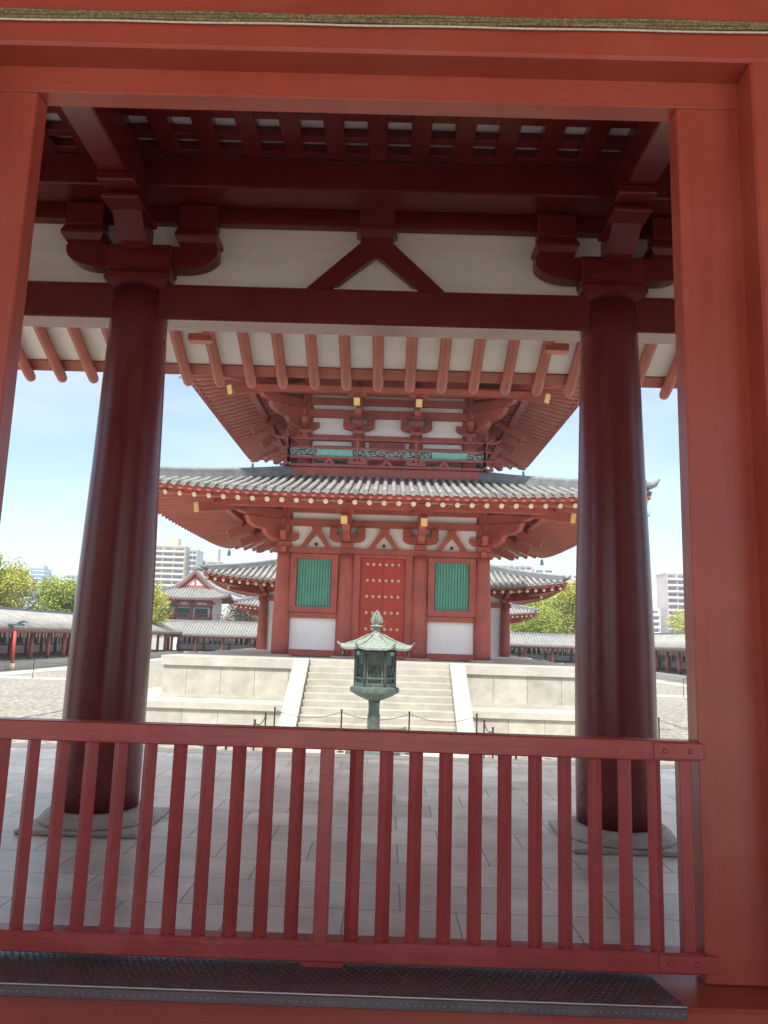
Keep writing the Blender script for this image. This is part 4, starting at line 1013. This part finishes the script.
# ------------------------------------------------------------------ chain barriers
def chain_line(pts, h, desc, group, sag=.16, stretch=.0):
    """iron posts joined by hanging chains: every post and every chain a thing of its own"""
    for i, (x, y_) in enumerate(pts):
        o = MB().lathe([(.09, .012), (.085, .03), (.02, .045), (.018, .1), (.018, h-.03), (.028, h-.025), (.028, h-.005), (.012, h)], x, y_, 12).build('chain_post', IRON)
        tag(rebase(o, (x, y_, 0)), desc('post', i), 'post', group+' posts')
    for i in range(len(pts)-1):
        a = Vector((*pts[i], h-.06)); b_ = Vector((*pts[i+1], h-.06)); L = (b_-a).length; n = max(6, int(L/.055)); mb = MB(); prev = None
        sg = sag*(L/1.6)
        for j in range(n+1):
            u = j/n; q = a.lerp(b_, u)-Vector((0, 0, 4*sg*u*(1-u)))
            if prev is not None:
                m_ = (prev+q)/2; d = (q-prev); s_ = d.normalized(); side = Vector((0, 0, 1)).cross(s_).normalized() if j % 2 else Vector((0, 0, 1))
                w = .011; pts_ = [prev-s_*.004, prev+s_*.012+side*w, q-s_*.012+side*w, q+s_*.004, q-s_*.012-side*w, prev+s_*.012-side*w, prev-s_*.004]
                mb.tube(pts_, .0042, 4, False)
            prev = q
        o = mb.build('chain', IRON); tag(rebase(o, ((a+b_)/2)), desc('chain', i), 'chain', group+' chains')
fx = [-2.42, -.83, .78, 2.38]
nm = ['leftmost', 'second from left', 'third from left', 'rightmost']
chain_line([(x, 18.8) for x in fx], 1.0, lambda k, i: ('%s of the four iron posts across the foot of the stairs' % nm[i]) if k == 'post' else ('%s sagging chain across the foot of the stairs' % ['left', 'middle', 'right'][i]), 'stair foot barrier')
od = ['farthest', 'second farthest', 'third farthest', 'nearest']
for sg, side in ((-1, 'left'), (1, 'right')):
    X0 = fx[0] if sg < 0 else fx[3]
    chain_line([(X0, 17.4), (X0, 16.0), (X0, 14.6), (X0, 13.2)], 1.0, lambda k, i: ('%s iron post in the walkway chain row on the lantern\'s %s' % (od[i], side)) if k == 'post' else ('%s chain of the walkway row on the lantern\'s %s' % (['farthest', 'middle', 'nearest'][i], side)), side+' walkway barrier', .13)
    chain_line([(sg*6.86, 19.3), (sg*10.6, 15.6), (sg*14.0, 12.0)], 1.0, lambda k, i: ('%s iron post of the slanting chain line %s of the podium' % (['farthest', 'middle', 'nearest'][i], side)) if k == 'post' else ('%s slack black chain slanting out %s of the podium' % (['farther', 'nearer'][i], side)), side+' slanting barrier', .10)
    yy = 42.2 if sg < 0 else 43.8
    n = ['nearest the cloister', 'second from the cloister', 'third from the cloister', 'fourth from the cloister', 'farthest from the cloister']
    chain_line([(sg*(22.9-i*2.05), yy) for i in range(5)], 1.0, lambda k, i: ('thin iron %s on the far gravel, %s side, %s' % (k, side, n[i])), 'far %s gravel barrier' % side, .12)

# bright red post and notice board out on the courtyard edges
rp = thing('red_post', 'bright red slender post with a bronze rain hopper before the left cloister', 'post', (-23.0, 48.5, 0))
MB().lathe([(.10, .45), (.10, 2.5)], -23.0, 48.5, 14).build('shaft', mat('bright_red_paint', (.48, .06, .04), .5, .1, 2), rp)
MB().lathe([(.15, .02), (.15, .44)], -23.0, 48.5, 14).build('foot', GOLDP, rp)
MB().box(-23.4, -22.6, 48.2, 48.8, 2.75, 2.87, .01).tube([(-22.9, 48.5, 2.87), (-22.5, 48.4, 3.05), (-22.2, 48.4, 2.95)], [.1, .08, .03], 6).build('rain_hopper', BRONZE, rp)
sb = thing('notice_board', 'small white notice board standing on the far gravel at right', 'sign', (17.35, 43.3, 0))
MB().box(17.15, 17.55, 43.28, 43.32, .28, .82, .005).build('panel', WHITE, sb)
MB().tube([(17.22, 43.34, 0), (17.22, 43.34, .8)], .02, 6).tube([(17.48, 43.34, 0), (17.48, 43.34, .8)], .02, 6).build('stand', IRON, sb)
